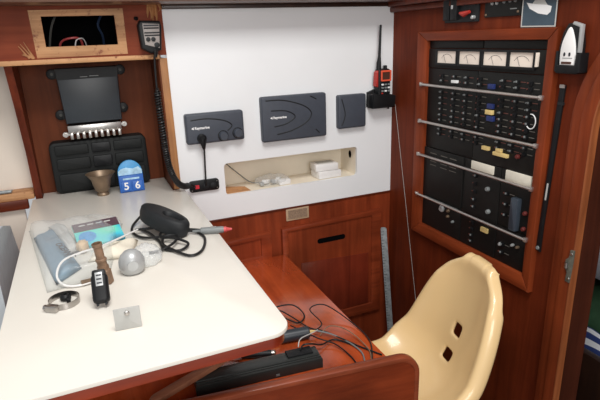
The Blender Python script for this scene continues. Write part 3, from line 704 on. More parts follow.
for y, z in ((1.262, 1.372), (1.243, 1.372), (1.215, 1.374), (1.192, 1.375), (1.172, 1.375)):
    b = MB(); b.lathe([(.005, 0), (.004, .004)], Matrix.Translation(RW(y, z, .006)) @ Matrix.Rotation(-PI/2, 4, 'Y'), 10); b.tube([RW(y, z, .008), RW(y, z+.014, .018)], [.002, .003], 8); obj('toggle', b, 'silver' if y > 1.23 else 'greymid', t)
for y, z in ((1.286, 1.341), (1.16, 1.345)):
    b = MB(); b.lathe([(.004, 0), (.003, .002)], Matrix.Translation(RW(y, z, .006)) @ Matrix.Rotation(-PI/2, 4, 'Y'), 8); obj('screw', b, 'brass', t)
b = MB(); b.prism(rrect(1.165, 1.352, 1.19, 1.355, .0005), RW, .006, .0066); obj('engraving', b, 'greymid', t)
t = thing('photo_card', 'blue-grey card picturing a white boat, pinned high above the switchboard', 'photo', (XR, 1.09, 1.3))
b = MB(); b.prism([(1.03, 1.301), (1.146, 1.303), (1.149, 1.47), (1.033, 1.47)], RW, .002, .0035); obj('card', b, 'photo_sea', t)
b = MB(); b.prism([(1.133, 1.366), (1.121, 1.350), (1.09, 1.336), (1.06, 1.331), (1.050, 1.338), (1.048, 1.352), (1.062, 1.356), (1.10, 1.360)], RW, .0035, .0042); obj('boat_picture', b, 'white', t, 0)
b = MB(); b.prism([(1.115, 1.36), (1.105, 1.371), (1.075, 1.371), (1.06, 1.354)], RW, .0035, .0040); b.prism([(1.10, 1.366), (1.098, 1.45), (1.092, 1.45), (1.086, 1.366)], RW, .0035, .0041); obj('cabin_picture', b, 'pouchgrey', t, 0)
b = MB(); b.band([(1.029, 1.300), (1.147, 1.302), (1.150, 1.471), (1.032, 1.471)], [(1.0325, 1.3035), (1.1435, 1.3055), (1.1465, 1.467), (1.0355, 1.467)], RW, .0035, .004); obj('card_edge', b, 'pouchgrey', t)

# boat-shaped remote in holder
t = thing('boat_shaped_remote', 'white boat-shaped remote control upright in a black wall holder', 'remote control', (XR, .955, 1.19))
hull = [(.984, 1.205), (.986, 1.238), (.981, 1.268), (.965, 1.298), (.950, 1.272), (.942, 1.238), (.941, 1.205)]
hc = catmull([(a, z, 0) for a, z in hull], 5)
b = MB(); b.prism([(.994, 1.195), (.995, 1.25), (.988, 1.285), (.975, 1.307), (.958, 1.308), (.942, 1.303), (.932, 1.26), (.930, 1.195)], RW, .004, .022, .004); obj('body', b, 'black', t)
b = MB(); b.prism([(q.x, q.y) for q in hc], RW, .022, .027, .003); obj('hull_face', b, 'whiteplastic', t)
b = MB(); b.prism(rrect(.948, 1.208, .978, 1.214, .002), RW, .0265, .0282); obj('small_window', b, 'lcd', t)
for y in (.971, .956):
    b = MB(); b.prism([(y+.003*math.cos(2*PI*k/12), 1.232+.005*math.sin(2*PI*k/12)) for k in range(12)], RW, .0265, .0285, .0005); obj('button', b, 'ink', t)
b = MB(); b.prism(rrect(.947, 1.222, .976, 1.2235, .0005), RW, .0265, .0276); obj('face_line', b, 'greymid', t)
b = MB(); b.prism([(.938, 1.236), (.931, 1.236), (.932, 1.303), (.958, 1.311), (.962, 1.305), (.940, 1.297)], RW, .014, .024, .002); obj('side_strip', b, 'silver', t)
b = MB(); b.prism([(.996, 1.19), (.996, 1.24), (.99, 1.24), (.988, 1.206), (.938, 1.204), (.935, 1.232), (.922, 1.236), (.921, 1.188), (.93, 1.184), (.988, 1.184)], RW, -.001, .03, .003); obj('holder', b, 'black', t)

# black strap hanging by the doorway
t = thing('hanging_strap', 'long narrow black strap hanging between switchboard and doorway', 'strap', (XR, .99, .66))
b = MB(); q = [RW(a, z, .006) for a, z in ((.982, 1.15), (.986, 1.05), (.992, .9), (.998, .76), (1.0, .665))]
b.prism([(.974, 1.152), (.99, 1.154), (.996, 1.05), (.999, .9), (1.004, .75), (1.007, .672), (.991, .668), (.990, .75), (.984, .9), (.978, 1.05)], RW, .001, .007, .002); obj('webbing', b, 'black', t)
b = MB(); b.prism(rrect(.974, 1.145, .99, 1.154, .001), RW, .007, .0085); obj('metal_tab', b, 'alu', t)
b = MB(); b.prism(rrect(.972, 1.10, .990, 1.108, .001), RW, .003, .0085); obj('keeper_loop', b, 'black_soft', t)
b = MB(); b.prism([(.988, .88), (.993, .88), (.995, .83), (.990, .83)], RW, .007, .0078); obj('white_lettering', b, 'pouchgrey', t)
b = MB(); b.lathe([(.006, 0), (.005, .003)], Matrix.Translation(RW(.999, .68, .007)) @ Matrix.Rotation(-PI/2, 4, 'Y'), 12); obj('stud', b, 'greymid', t)

# latch on casing
t = thing('door_catch', 'worn metal catch plate on the edge of the doorway casing', 'catch', (XR-.02, .883, .627))
b = MB(); b.prism([(.867, .724), (.879, .722), (.881, .70), (.890, .69), (.891, .668), (.882, .655), (.884, .627), (.870, .627), (.868, .66), (.867, .69)], RW, .02, .024, .001); obj('plate', b, 'catchmetal', t)
b = MB(); b.tube([RW(.884, .684, .026), RW(.884, .668, .026)], .005, 10); obj('keeper', b, 'steel', t)
for z in (.712, .638):
    b = MB(); b.lathe([(.004, 0), (.003, .002)], Matrix.Translation(RW(.874, z, .024)) @ Matrix.Rotation(-PI/2, 4, 'Y'), 10); obj('screw', b, 'steel', t)

# ------------------------------------------------------------------ fibreglass chair
t = thing('tub_chair', 'cream moulded fibreglass tub chair with two slots in its back', 'chair', (.84, 1.12, FL))
import numpy as np
def her(yk, x, xk=None):
    yk = np.array(yk); xk = np.linspace(0, 1, len(yk)) if xk is None else np.array(xk); m = np.gradient(yk, xk)
    i = np.clip(np.searchsorted(xk, x)-1, 0, len(xk)-2); h = xk[i+1]-xk[i]; q = (x-xk[i])/h
    return (2*q**3-3*q**2+1)*yk[i]+(q**3-2*q**2+q)*h*m[i]+(-2*q**3+3*q**2)*yk[i+1]+(q**3-q**2)*h*m[i+1]
NV, NU = 56, 28
vs = np.linspace(0, 1, NV+1); KV = [0, .2, .4, .6, .8, .92, 1.]
ps = her([-0.1798, -0.103, -0.0097, 0.0645, 0.118, 0.1489, 0.1749, 0.1914, 0.1968], vs); pz = her([0.2143, 0.2204, 0.2176, 0.246, 0.3033, 0.3865, 0.4759, 0.5577, 0.6103], vs)
ts = np.gradient(ps); tz = np.gradient(pz); ln = np.hypot(ts, tz); ts /= ln; tz /= ln; nxs, nzs = -tz, ts
ww = her([0.168, 0.186, 0.2031, 0.1873, 0.1510, 0.118, 0.092], vs, KV)*np.where(vs > .86, 1-.30*(np.clip(vs-.86, 0, 1)/.14)**2.2, 1); cu = her([0.0301, 0.056, 0.0749, 0.0594, 0.0422, 0.0195, 0.005], vs, KV)
ca_, sa_ = math.cos(.1724), math.sin(.1724)
def CW(s_, t_, z_): return Vector((.8415+s_*ca_+t_*sa_, 1.1229-s_*sa_+t_*ca_, z_))
bm = bmesh.new(); G = []
LIP = [(.006, -.001), (.012, -.006), (.0165, -.014), (.0175, -.026), (.0165, -.04)]
FO = [1 if v_ < .72 else max(.4, math.cos((v_-.72)/.28*PI/2)) for v_ in vs]
for i in range(NV+1):
    row = []
    n_ = (nxs[i], nzs[i])
    def P(t_, k): return CW(ps[i]+n_[0]*k, t_, pz[i]+n_[1]*k)
    for j in range(NU+1):
        u = -1+2*j/NU; row.append(P(u*ww[i], cu[i]*abs(u)**2.6))
    fo = FO[i]; row = [P(-ww[i]-o_*fo, cu[i]+d_) for o_, d_ in LIP[::-1]]+row+[P(ww[i]+o_*fo, cu[i]+d_) for o_, d_ in LIP]
    G.append((row, i))
def extra(i, sgn):
    out = []
    for o_, d_ in LIP:
        row = []
        for j in range(-len(LIP), NU+1+len(LIP)):
            if 0 <= j <= NU: t_ = (-1+2*j/NU)*ww[i]; k = cu[i]*abs(-1+2*j/NU)**2.6
            else:
                q = (-j-1) if j < 0 else j-NU-1
                f_ = max(FO[i], 0); t_ = math.copysign(ww[i]+LIP[q][0]*f_, j-.5); k = cu[i]+min(LIP[q][1], d_*.75)
            if 0 <= j <= NU: k += d_*.75
            e_ = o_*(1 if 0 <= j <= NU else (.8, .7, .55, .45, .4)[q]); row.append(CW(ps[i]+nxs[i]*k+sgn*ts[i]*e_, t_, pz[i]+nzs[i]*k+sgn*tz[i]*e_))
        out.append((row, None))
    return out
G = extra(0, -1)[::-1]+G+extra(NV, 1)
VV = [[bm.verts.new(q) for q in row] for row, _ in G]
off = len(LIP); c0 = NU//2+off
slots = set()
for zc in (.392, .306):
    i0 = min(range(NV//2, NV), key=lambda i: abs(pz[i]-zc))
    for dr in (-1, 0, 1):
        for dc in (-1, 0, 1): slots.add((i0+dr+off, c0+dc))
for i in range(len(VV)-1):
    for j in range(len(VV[0])-1):
        if (i, j) in slots: continue
        bm.faces.new((VV[i][j], VV[i][j+1], VV[i+1][j+1], VV[i+1][j]))
nc = len(VV[0]); corner = [VV[i][j] for i in range(off+int(NV*.84), len(VV)) for j in list(range(0, off+7))+list(range(nc-off-7, nc))]
for _ in range(7): bmesh.ops.smooth_vert(bm, verts=corner, factor=.5, use_axis_x=True, use_axis_y=True, use_axis_z=True)
bmesh.ops.recalc_face_normals(bm, faces=bm.faces)
b = MB(); b.take(bm); sh = obj('seat_shell', b, 'shell', t, 80)
m = sh.modifiers.new('thick', 'SOLIDIFY'); m.thickness = .012; m.offset = 0
m = sh.modifiers.new('smooth', 'SUBSURF'); m.levels = 1; m.render_levels = 1
b = MB(); b.lathe([(.16, FL+.001), (.16, FL+.014), (.05, FL+.03), (.035, FL+.05), (.035, .16), (.09, .188)], Matrix.Translation((.83, 1.125, 0)), 28); obj('pedestal', b, 'black', t)

# ------------------------------------------------------------------ things on the white table, far end
t = thing('brass_cup', 'tarnished brass cup with flared rim standing before the black case', 'cup', (.024, 1.86, ZT))
b = MB(); b.lathe([(.02, ZT), (.021, ZT+.004), (.017, ZT+.012), (.024, ZT+.018), (.03, ZT+.04), (.034, ZT+.058), (.046, ZT+.076), (.049, ZT+.079), (.046, ZT+.079), (.032, ZT+.06), (.026, ZT+.03), (.004, ZT+.022)], Matrix.Translation((.024, 1.86, 0)), 36); obj('bowl', b, 'brass', t)
t = thing('desk_calendar', 'blue flip calendar showing 5 and 6 beside the brass cup', 'calendar', (.123, 1.868, ZT))
def QC(a, z, d): return Vector((.123+a, 1.872-d+(z-ZT)*.06, z))
b = MB(); b.prism([(-.042, ZT+.0005), (.042, ZT+.0005), (.042, ZT+.06), (-.042, ZT+.06)], QC, 0, .03, .002); obj('base', b, 'calblue', t)
top = [(-.042, ZT+.06), (.042, ZT+.06)]+[(.042*math.cos(PI*k/14), ZT+.066+.047*math.sin(PI*k/14)) for k in range(15)]
b = MB(); b.prism(top, QC, .012, .02, .001); obj('picture_back', b, 'caltop', t)
b = MB(); b.prism([(-.04, ZT+.061), (.04, ZT+.061), (.041, ZT+.075), (.03, ZT+.088), (.01, ZT+.082), (-.012, ZT+.088), (-.03, ZT+.084), (-.04, ZT+.076)], QC, .02, .021); obj('picture_clouds', b, 'calsky', t)
for ch, a in (('5', -.019), ('6', .019)):
    b = MB(); b.prism(rrect(a-.017, ZT+.006, a+.017, ZT+.04, .002), QC, .03, .034, .001); cb = obj('number_block', b, 'calblue', t)
    b = text_mb(ch, .036, lambda x, z, d, a=a: QC(a+x, ZT+.023+z, .0345+d), bold=.0008); b_ = obj('numeral', b, 'white', t, 0)
b = MB(); b.prism(rrect(-.028, ZT+.046, .028, ZT+.052, .001), QC, .03, .0305); obj('title_line', b, 'calsky', t)

# charging dock with cable and plug
t = thing('charging_dock', 'black oval charging dock with coiled lead and grey red-tipped plug', 'charger', (.165, 1.4, ZT))
Td = Matrix.Translation((.165, 1.375, ZT+.043)) @ Matrix.Rotation(math.radians(-58), 4, 'Z') @ Matrix.Rotation(math.radians(11), 4, 'Y') @ Matrix.Rotation(math.radians(-12), 4, 'X') @ Matrix.Diagonal((1.0, .8, .8, 1))
def oval(rx, ry, z, n=36): return [Vector((rx*math.copysign(abs(math.cos(2*PI*k/n))**.85, math.cos(2*PI*k/n)), ry*math.sin(2*PI*k/n), z)) for k in range(n)]
def loft(rings):
    bm = bmesh.new(); rr = [[bm.verts.new(p) for p in r_] for r_ in rings]; n = len(rings[0])
    for a_, c_ in zip(rr, rr[1:]):
        for k in range(n): bm.faces.new((a_[k], a_[(k+1) % n], c_[(k+1) % n], c_[k]))
    bm.faces.new(rr[0][::-1]); bm.faces.new(rr[-1]); bmesh.ops.recalc_face_normals(bm, faces=bm.faces); return bm
def ovs(rx, ry, z, dx): return [p+Vector((dx, 0, 0)) for p in oval(rx, ry, z)]
b = MB(); b.take(loft([oval(.080, .046, -.034), oval(.085, .05, -.03), oval(.088, .053, -.005), oval(.086, .051, .012), oval(.081, .046, .019), oval(.072, .038, .022), ovs(.038, .026, .0215, .030), ovs(.035, .023, .017, .031), ovs(.032, .02, .006, .031)]), Td); obj('dock_body', b, 'black_soft', t)
b = MB(); b.take(loft([ovs(.030, .017, .0062, .031), ovs(.028, .015, .010, .031), ovs(.018, .009, .012, .031)]), Td); obj('dock_well', b, 'black', t)
zt = ZT+.004
def tpath(pp, lift=0): return catmull([(x, y, zt+(h if h else 0)) for x, y, h in pp], 8)
b = MB()
b.tube(tpath([(.12, 1.50, .02), (.085, 1.46, .003), (.078, 1.40, .002), (.10, 1.345, .003), (.15, 1.32, .006), (.19, 1.33, .01), (.175, 1.38, .02)]), .0036, 8)
b.tube(tpath([(.10, 1.42, .002), (.12, 1.36, .005), (.135, 1.30, .001), (.14, 1.24, .001), (.175, 1.215, .001), (.20, 1.24, .006), (.17, 1.28, .012), (.14, 1.31, .010), (.16, 1.35, .015), (.20, 1.33, .02)]), .0036, 8)
b.tube(tpath([(.10, 1.235, .001), (.13, 1.235, .003), (.165, 1.25, .010), (.18, 1.29, .012), (.15, 1.30, .013), (.14, 1.265, .006), (.155, 1.225, .004), (.19, 1.17, .001), (.225, 1.19, .001), (.25, 1.27, .001), (.235, 1.32, .003), (.20, 1.33, .008)]), .0036, 8)
b.tube(tpath([(.085, 1.40, .009), (.12, 1.385, .012), (.16, 1.37, .013), (.205, 1.335, .012), (.235, 1.32, .01), (.25, 1.31, .009)]), .0036, 8)
obj('lead', b, 'rubber', t)
pd = Vector((.086, -.028, 0)).normalized(); pa = Vector((.247, 1.312, ZT+.010)); 
b = MB(); b.tube([pa-pd*.02, pa, pa+pd*.004, pa+pd*.06, pa+pd*.066], [.003, .006, .0095, .0095, .008], 16); obj('plug', b, 'greymid', t, label='grey plug body')
b = MB(); b.tube([pa+pd*.0655, pa+pd*.072, pa+pd*.074, pa+pd*.088], [.008, .008, .006, .003], 14); obj('plug_tip', b, 'redtip', t, label='faded red plug tip')
b = MB(); b.tube([pa+pd*.03+Vector((0, 0, .0085)), pa+pd*.045+Vector((0, 0, .0095))], .0025, 8); obj('contact', b, 'steel', t)

# ------------------------------------------------------------------ clear bag and its contents
t = thing('cloth_pouch', 'blue-grey cloth pouch with dark lettering lying in the clear bag', 'pouch', (-.1, 1.36, ZT))
def pillow(corners, h, nx=14, ny=14, z0=ZT+.001, puff=.6, seed=1):
    "soft flattened bag between four floor corners"
    A, B_, C_, D_ = (Vector((*c, 0)) for c in corners); bm = bmesh.new(); rnd = random.Random(seed); top_, bot = [], []
    ph = [rnd.uniform(0, 6) for _ in range(4)]
    for i in range(nx+1):
        rt_, rb_ = [], []
        for j in range(ny+1):
            u, v = i/nx, j/ny; p = (A*(1-u)+B_*u)*(1-v)+(D_*(1-u)+C_*u)*v
            e = (max(0, 4*u*(1-u))*max(0, 4*v*(1-v)))**(puff*.5)
            wob = 1+.13*math.sin(9*u+ph[0]+4*v)+.10*math.sin(13*v+ph[1]-6*u)
            rt_.append(bm.verts.new((p.x, p.y, z0+.0015+h*e*wob)))
            rb_.append(rt_[-1] if i in (0, nx) or j in (0, ny) else bm.verts.new((p.x, p.y, z0)))
        top_.append(rt_); bot.append(rb_)
    for i in range(nx):
        for j in range(ny):
            bm.faces.new((top_[i][j], top_[i+1][j], top_[i+1][j+1], top_[i][j+1]))
            q = [bot[i][j], bot[i][j+1], bot[i+1][j+1], bot[i+1][j]]
            if len(set(q)) == 4 and not all(a is b_ for a, b_ in zip(q, (top_[i][j], top_[i][j+1], top_[i+1][j+1], top_[i+1][j]))): bm.faces.new(q)
    bmesh.ops.recalc_face_normals(bm, faces=bm.faces); return bm
# long axis from far-left to near-right
pc = [(-.172, 1.50), (-.112, 1.56), (-.01, 1.225), (-.095, 1.165)]
b = MB(); b.take(pillow([(-.178, 1.50), (-.13, 1.54), (-.058, 1.225), (-.112, 1.155)], .022, seed=2)); obj('body', b, 'pouch', t, 180)
b = MB(); b.take(pillow([(-.143, 1.565), (-.098, 1.555), (-.062, 1.335), (-.085, 1.32)], .018, z0=ZT+.006, seed=5)); obj('lining', b, 'pouchgrey', t, 180)
dirv = Vector((.085, -.27, 0)).normalized(); nrm = Vector((-dirv.y, dirv.x, 0))
b = text_mb('OCEANIC', .021, lambda a, c, d: Vector((-.09, 1.275, ZT+.036))+dirv*a*1.3+Vector((dirv.y, -dirv.x, 0))*-c*1.0+Vector((0, 0, d)), bold=.0006); obj('lettering', b, 'ink', t, 0)
b = MB(); b.lathe([(.008, 0), (.008, .003), (.005, .005)], Matrix.Translation((-.164, 1.47, ZT+.006)), 12); obj('snap_stud', b, 'steel', t)
b = MB()
bm = bmesh.new(); bmesh.ops.create_icosphere(bm, subdivisions=3, radius=1)
for v in bm.verts:
    k = 1+.2*math.sin(8*v.co.x+2)*math.cos(6*v.co.y); v.co = Vector((-.052+v.co.x*.015*k, 1.335+v.co.y*.022*k, ZT+.0165+max(-.95, v.co.z)*.015*k))
b.take(bm); tag(obj('wadding_lump', b, 'beige', None, 180), 'small beige lump of wadding beside the blue-grey pouch', 'packing')
b = MB(); bm = pillow([(-.045, 1.255), (-.015, 1.325), (.085, 1.345), (.06, 1.235)], .02, z0=ZT+.001, seed=9); b.take(bm); tag(obj('paper_wad', b, 'wad', None, 180), 'crumpled cream paper between the bronze fitting and the printed card', 'paper')
t = thing('white_hose', 'thin white tube looped round the front of the clear bag', 'tube', (-.03, 1.25, ZT))
b = MB(); b.tube(catmull([(.0, 1.15, ZT+.006), (-.05, 1.125, ZT+.005), (-.09, 1.132, ZT+.006), (-.108, 1.16, ZT+.02), (-.095, 1.205, ZT+.036), (-.055, 1.24, ZT+.036), (.0, 1.27, ZT+.034), (.09, 1.38, ZT+.02)], 8), .0025, 8); obj('tubing', b, 'whiteplastic', t)
b = MB(); b.tube([(-.06, 1.128, ZT+.0075), (-.035, 1.133, ZT+.0075)], [.0065, .0055], 8); obj('fitting', b, 'brass', t)
# printed card box
t = thing('printed_card_box', 'flat iridescent blue-green printed box with dark top edge', 'box', (-.01, 1.395, ZT))
rot = Matrix.Rotation(math.radians(8), 3, 'Z') @ Matrix.Rotation(math.radians(20), 3, 'X')
cc = Vector((-.010, 1.395, ZT+.024))
b = MB(); b.box(cc, (.118, .096, .01), .001, rot); obj('box', b, 'holo', t)
b = MB(); b.box(cc+rot @ Vector((0, .030, .0056)), (.117, .035, .001), 0, rot); obj('title_band', b, 'cardtop', t)
b = MB()
for k in range(4): b.box(cc+rot @ Vector((-.035+.022*k, .036, .0064)), (.016, .004, .0006), 0, rot)
obj('title_lettering', b, 'pouchgrey', t)
b = MB(); b.lathe([(.001, .0013), (.016, .0008), (.022, 0)], Matrix.Translation(cc+rot @ Vector((-.03, -.012, .005))) @ rot.to_4x4(), 24); obj('printed_spot', b, 'caltop', t)
# ball
t = thing('silver_dome', 'silver-grey plastic dome right of the bronze fitting', 'dome', (.05, 1.15, ZT))
b = MB(); b.lathe([(.024, ZT+.001), (.031, ZT+.008), (.034, ZT+.022), (.033, ZT+.036), (.027, ZT+.05), (.017, ZT+.060), (.006, ZT+.0645), (.001, ZT+.065)], Matrix.Translation((.052, 1.15, ZT*.12)) @ Matrix.Diagonal((.88, .88, .88, 1)), 36); obj('dome', b, 'silver', t)
b = MB(); b.lathe([(.012, 0), (.012, .003)], Matrix.Translation((.052, 1.1235, ZT+.027)) @ Matrix.Rotation(PI/2, 4, 'X'), 16); obj('stud', b, 'silver', t)
bm = bmesh.new(); bmesh.ops.create_icosphere(bm, subdivisions=4, radius=1)
for v in bm.verts:
    k = 1+.07*math.sin(9*v.co.x+5*v.co.z)*math.sin(8*v.co.y+1)+.05*math.sin(17*v.co.x-11*v.co.y)
    q = v.co*k; v.co = Vector((.092+q.x*.036, 1.205+q.y*.05, max(ZT+.0006, ZT+.012+q.z*.026)))
b = MB(); b.take(bm); tag(obj('plastic_wrap', b, 'bag', None, 180), 'small crumpled clear film lying against the silver-grey dome', 'bag')
b = MB(); bm = pillow([(-.195, 1.575), (.06, 1.51), (.0, 1.15), (-.13, 1.125)], .06, 26, 26, z0=ZT+.0004, puff=.5, seed=4); b.take(bm); tag(obj('polythene_bag', b, 'bagthin', None, 180), 'large clear polythene bag spread over pouch, card and papers', 'bag')

# bronze fitting, black plug, clamp, plate
t = thing('pipe_fitting', 'brown bronze pipe fitting standing upright behind the black plug', 'pipe fitting', (-.012, 1.115, ZT))
Tt = Matrix.Translation((-.007, 1.118, ZT+.001)) @ Matrix.Rotation(math.radians(-5), 4, 'Y') @ Matrix.Diagonal((.78, .78, .90, 1))
b = MB(); b.lathe([(.019, .0), (.019, .035), (.016, .037), (.016, .048)], Tt, 6); obj('hexagon', b, 'bronze', t)
b = MB(); b.lathe([(.0135, .046), (.0135, .06), (.0155, .062), (.0155, .066), (.012, .068), (.012, .098), (.014, .1), (.014, .108), (.0105, .108), (.010, .07)], Tt, 24); obj('spigot', b, 'bronze', t)
t = thing('black_plug', 'chunky black plug with silver label propped against the bronze fitting', 'plug', (-.025, 1.04, ZT))
rot = Matrix.Rotation(math.radians(-4), 3, 'Z') @ Matrix.Rotation(math.radians(-34), 3, 'X')
cc = Vector((-.021, 1.022, ZT+.0345))
b = MB(); b.box(cc, (.033, .025, .06), .008, rot, seg=3); b.box(cc+rot @ Vector((0, -.001, .022)), (.027, .02, .034), .005, rot); obj('body', b, 'black', t)
b = MB(); b.box(cc+rot @ Vector((0, -.0125, .018)), (.014, .0015, .028), .0004, rot); obj('maker_label', b, 'silver', t)
b = MB()
for k in range(3): b.box(cc+rot @ Vector((0, -.0134, .026-.008*k)), (.010, .0008, .003), 0, rot)
obj('label_print', b, 'ink', t)
for a in (-.008, .008):
    b = MB(); b.box(cc+rot @ Vector((a, -.004, -.032)), (.005, .004, .006), .0008, rot); obj('prong', b, 'black_soft', t)
t = thing('hose_clamp', 'bright steel hose clamp lying open on the white table', 'hose clamp', (-.095, 1.055, ZT))
cl = Vector((-.094, 1.06, 0)); 
b = MB(); b.band([(cl.x+.030*math.cos(2*PI*k/40), cl.y+.031*math.sin(2*PI*k/40)) for k in range(40)], [(cl.x+.0290*math.cos(2*PI*k/40), cl.y+.030*math.sin(2*PI*k/40)) for k in range(40)], HZ, ZT+.0005, ZT+.0135); obj('band', b, 'steel', t)
hp = cl+Vector((-.022, -.027, ZT+.008)); rz = Matrix.Rotation(math.radians(-35), 3, 'Z')
b = MB(); b.box(hp, (.024, .013, .014), .002, rz); obj('screw_housing', b, 'steel', t)
b = MB(); dv = rz @ Vector((1, 0, 0)); b.tube([hp-dv*.012, hp-dv*.018], .006, 6); obj('screw_head', b, 'steel', t)
t = thing('rubber_grommet', 'tiny black rubber fitting inside the steel hose clamp', 'grommet', (-.092, 1.07, ZT))
b = MB(); b.lathe([(.006, ZT+.0005), (.011, ZT+.003), (.011, ZT+.009), (.007, ZT+.014), (.004, ZT+.014), (.004, ZT+.002)], Matrix.Translation((-.092, 1.075, 0)), 18); b.box((-.086, 1.062, ZT+.006), (.008, .014, .010), .002); obj('grommet', b, 'black', t)
t = thing('metal_plate', 'small square grey plate standing on edge nearest the table front', 'plate', (.018, .90, ZT))
rz = Matrix.Rotation(math.radians(-5), 3, 'Z')
def QP(a, z, d): return Vector((.019, .899, ZT))+rz @ Vector((a, -d, z))
b = MB(); b.prism(rrect(-.0235, .0005, .0235, .044, .001), QP, 0, .003, .0005); obj('plate', b, 'zincgrey', t)
b = MB(); b.span((-.0, .905, ZT+.0005), (.036, .925, ZT+.003)); obj('foot', b, 'zincgrey', t)
b = MB(); b.lathe([(.005, 0), (.005, .002), (.003, .003)], Matrix.Translation(QP(.0, .034, .003)) @ Matrix.Rotation(PI/2, 4, 'X'), 14); obj('screw', b, 'steel', t)

# ------------------------------------------------------------------ things on the desk
d0 = Vector((.487, 1.045, 0)); dx = Vector((math.cos(math.radians(-5.3)), math.sin(math.radians(-5.3)), 0)); dy = Vector((-dx.y, dx.x, 0))
t = thing('long_black_casing', 'long black plastic casing lying behind the desk rail', 'casing', (.28, 1.1, ZD))
def QL(a, b_, z): return d0+dx*a+dy*b_+Vector((0, 0, z))
b = MB(); b.prism([(-.335, 0), (0, 0), (0, .062), (-.335, .062)], QL, ZD+.001, ZD+.03, .004); obj('body', b, 'casingblack', t)
for yy in (.006, .05):
    b = MB(); b.prism([(-.333, yy), (-.004, yy), (-.004, yy+.005), (-.333, yy+.005)], QL, ZD+.03, ZD+.033, .001); obj('ridge', b, 'casingblack', t)
b = MB(); b.prism([(-.332, .012), (-.006, .012), (-.006, .052), (-.332, .052)], QL, ZD+.03, ZD+.036, .003); obj('lid', b, 'casingblack', t)
b = MB(); b.prism([(-.09, .02), (-.02, .02), (-.02, .05), (-.09, .05)], QL, ZD+.036, ZD+.042, .002); obj('socket_block', b, 'black', t)
b = MB(); b.prism([(-.13, -.001), (-.12, -.001), (-.12, .0), (-.13, .0)], QL, ZD+.006, ZD+.012); obj('small_catch', b, 'greymid', t)
t = thing('trim_strip', 'curved brown wooden strip with rounded end lying over the black casing', 'wooden strip', (.16, 1.09, ZD+.04))
cen = catmull([(.045, 1.05, 0), (.10, 1.075, 0), (.18, 1.11, 0), (.27, 1.15, 0), (.36, 1.185, 0)], 6)
outl, inl = [], []
for i, p in enumerate(cen):
    tg_ = (cen[min(i+1, len(cen)-1)]-cen[max(i-1, 0)]).normalized(); nn = Vector((-tg_.y, tg_.x, 0)); wd = .013*(1 if i < 14 else max(.15, 1-(i-14)/12)); 
    if i == 0: wd = .007
    if i == 1: wd = .011
    outl.append((p+nn*wd).to_2d()); inl.append((p-nn*wd).to_2d())
b = MB(); b.band([tuple(q) for q in outl], [tuple(q) for q in inl], HZ, ZD+.038, ZD+.052, .004, closed=False); obj('strip', b, 'stripwood', t)
# inline filter and 12 V plug
t = thing('cable_adapter', 'thick black cylindrical cable adapter lying beside the table corner', 'cable adapter', (.47, 1.195, ZD))
pa = Vector((.425, 1.202, ZD+.0185)); pb = Vector((.512, 1.190, ZD+.0185)); dd = (pb-pa).normalized()
b = MB(); b.tube([pa, pa+dd*.004, pb-dd*.004, pb], [.014, .018, .018, .014], 20); obj('barrel', b, 'blackbox', t)
for s_, q in ((-1, pa), (1, pb)):
    b = MB(); b.tube([q, q+dd*s_*.012, q+dd*s_*.022], [.006, .004, .002], 8); obj('strain_relief', b, 'yellow', t)
t = thing('lighter_plug', 'slim black lighter-socket plug with silver end above the black casing', 'plug', (.36, 1.15, ZD))
pa = Vector((.303, 1.180, ZD+.0115)); pb = Vector((.391, 1.146, ZD+.0115)); dd = (pb-pa).normalized()
b = MB(); b.tube([pa-dd*.02, pa-dd*.004, pa, pa+dd*.07, pb-dd*.012], [.003, .005, .0105, .0105, .009], 14); obj('barrel', b, 'black', t)
b = MB(); b.tube([pb-dd*.0125, pb-dd*.004, pb], [.0085, .0085, .004], 12); obj('contact_tip', b, 'steel', t)
# wires, each one a thing
wires = [('rubber', .0024, [(.42, 1.32, .004), (.455, 1.36, .02), (.52, 1.34, .03), (.545, 1.30, .008), (.51, 1.27, .006), (.47, 1.31, .015), (.43, 1.335, .006)], 'black wire looped by the table corner'),
 ('rubber', .0022, [(.425, 1.27, .004), (.47, 1.34, .02), (.50, 1.30, .015), (.53, 1.23, .006), (.56, 1.18, .012), (.62, 1.08, .004), (.655, 1.02, .004)], 'black wire running out toward the desk corner'),
 ('rubber', .002, [(.53, 1.19, .018), (.565, 1.215, .02), (.56, 1.29, .03), (.61, 1.285, .035), (.655, 1.20, .01), (.68-.02, 1.10, .006), (.63, 1.03, .004), (.60, .99, .004)], 'thin wire arching highest over the desk'),
 ('greymid', .0022, [(.535, 1.188, .018), (.57, 1.16, .012), (.60, 1.11, .006), (.61, 1.05, .004), (.585, .99, .004)], 'grey wire curving from the adapter to the rail'),
 ('rubber', .002, [(.47, 1.23, .03), (.52, 1.15, .02), (.56, 1.11, .01), (.575, 1.04, .004), (.565, .985, .004)], 'black wire curving down beside the casing end'),
 ('pouchgrey', .0016, [(.54, 1.19, .018), (.51, 1.165, .03), (.46, 1.13, .046), (.44, 1.10, .045)], 'pale wire crossing to the casing'),
 ('bronze', .0018, [(.54, 1.175, .008), (.58, 1.19, .02), (.62, 1.15, .016), (.635, 1.06, .005), (.61, 1.0, .004)], 'brown wire in the middle of the tangle'),
 ('rubber', .0024, [(.285, 1.187, .0115), (.26, 1.20, .008), (.22, 1.22, .005), (.16, 1.26, .004)], 'black lead from the slim plug going under the table'),
 ('rubber', .0024, [(.44, 1.085, .044), (.455, 1.10, .046), (.48, 1.10, .042), (.52, 1.12, .016), (.57, 1.14, .006), (.61, 1.09, .004)], 'black lead from the casing toward the tangle')]
for mt, r_, pp, lab in wires:
    b = MB(); b.tube(catmull([(x, y, ZD+z) for x, y, z in pp], 8), r_, 6); tag(obj('loose_wire', b, mt), lab, 'wire', 'tangle of wires on the desk')

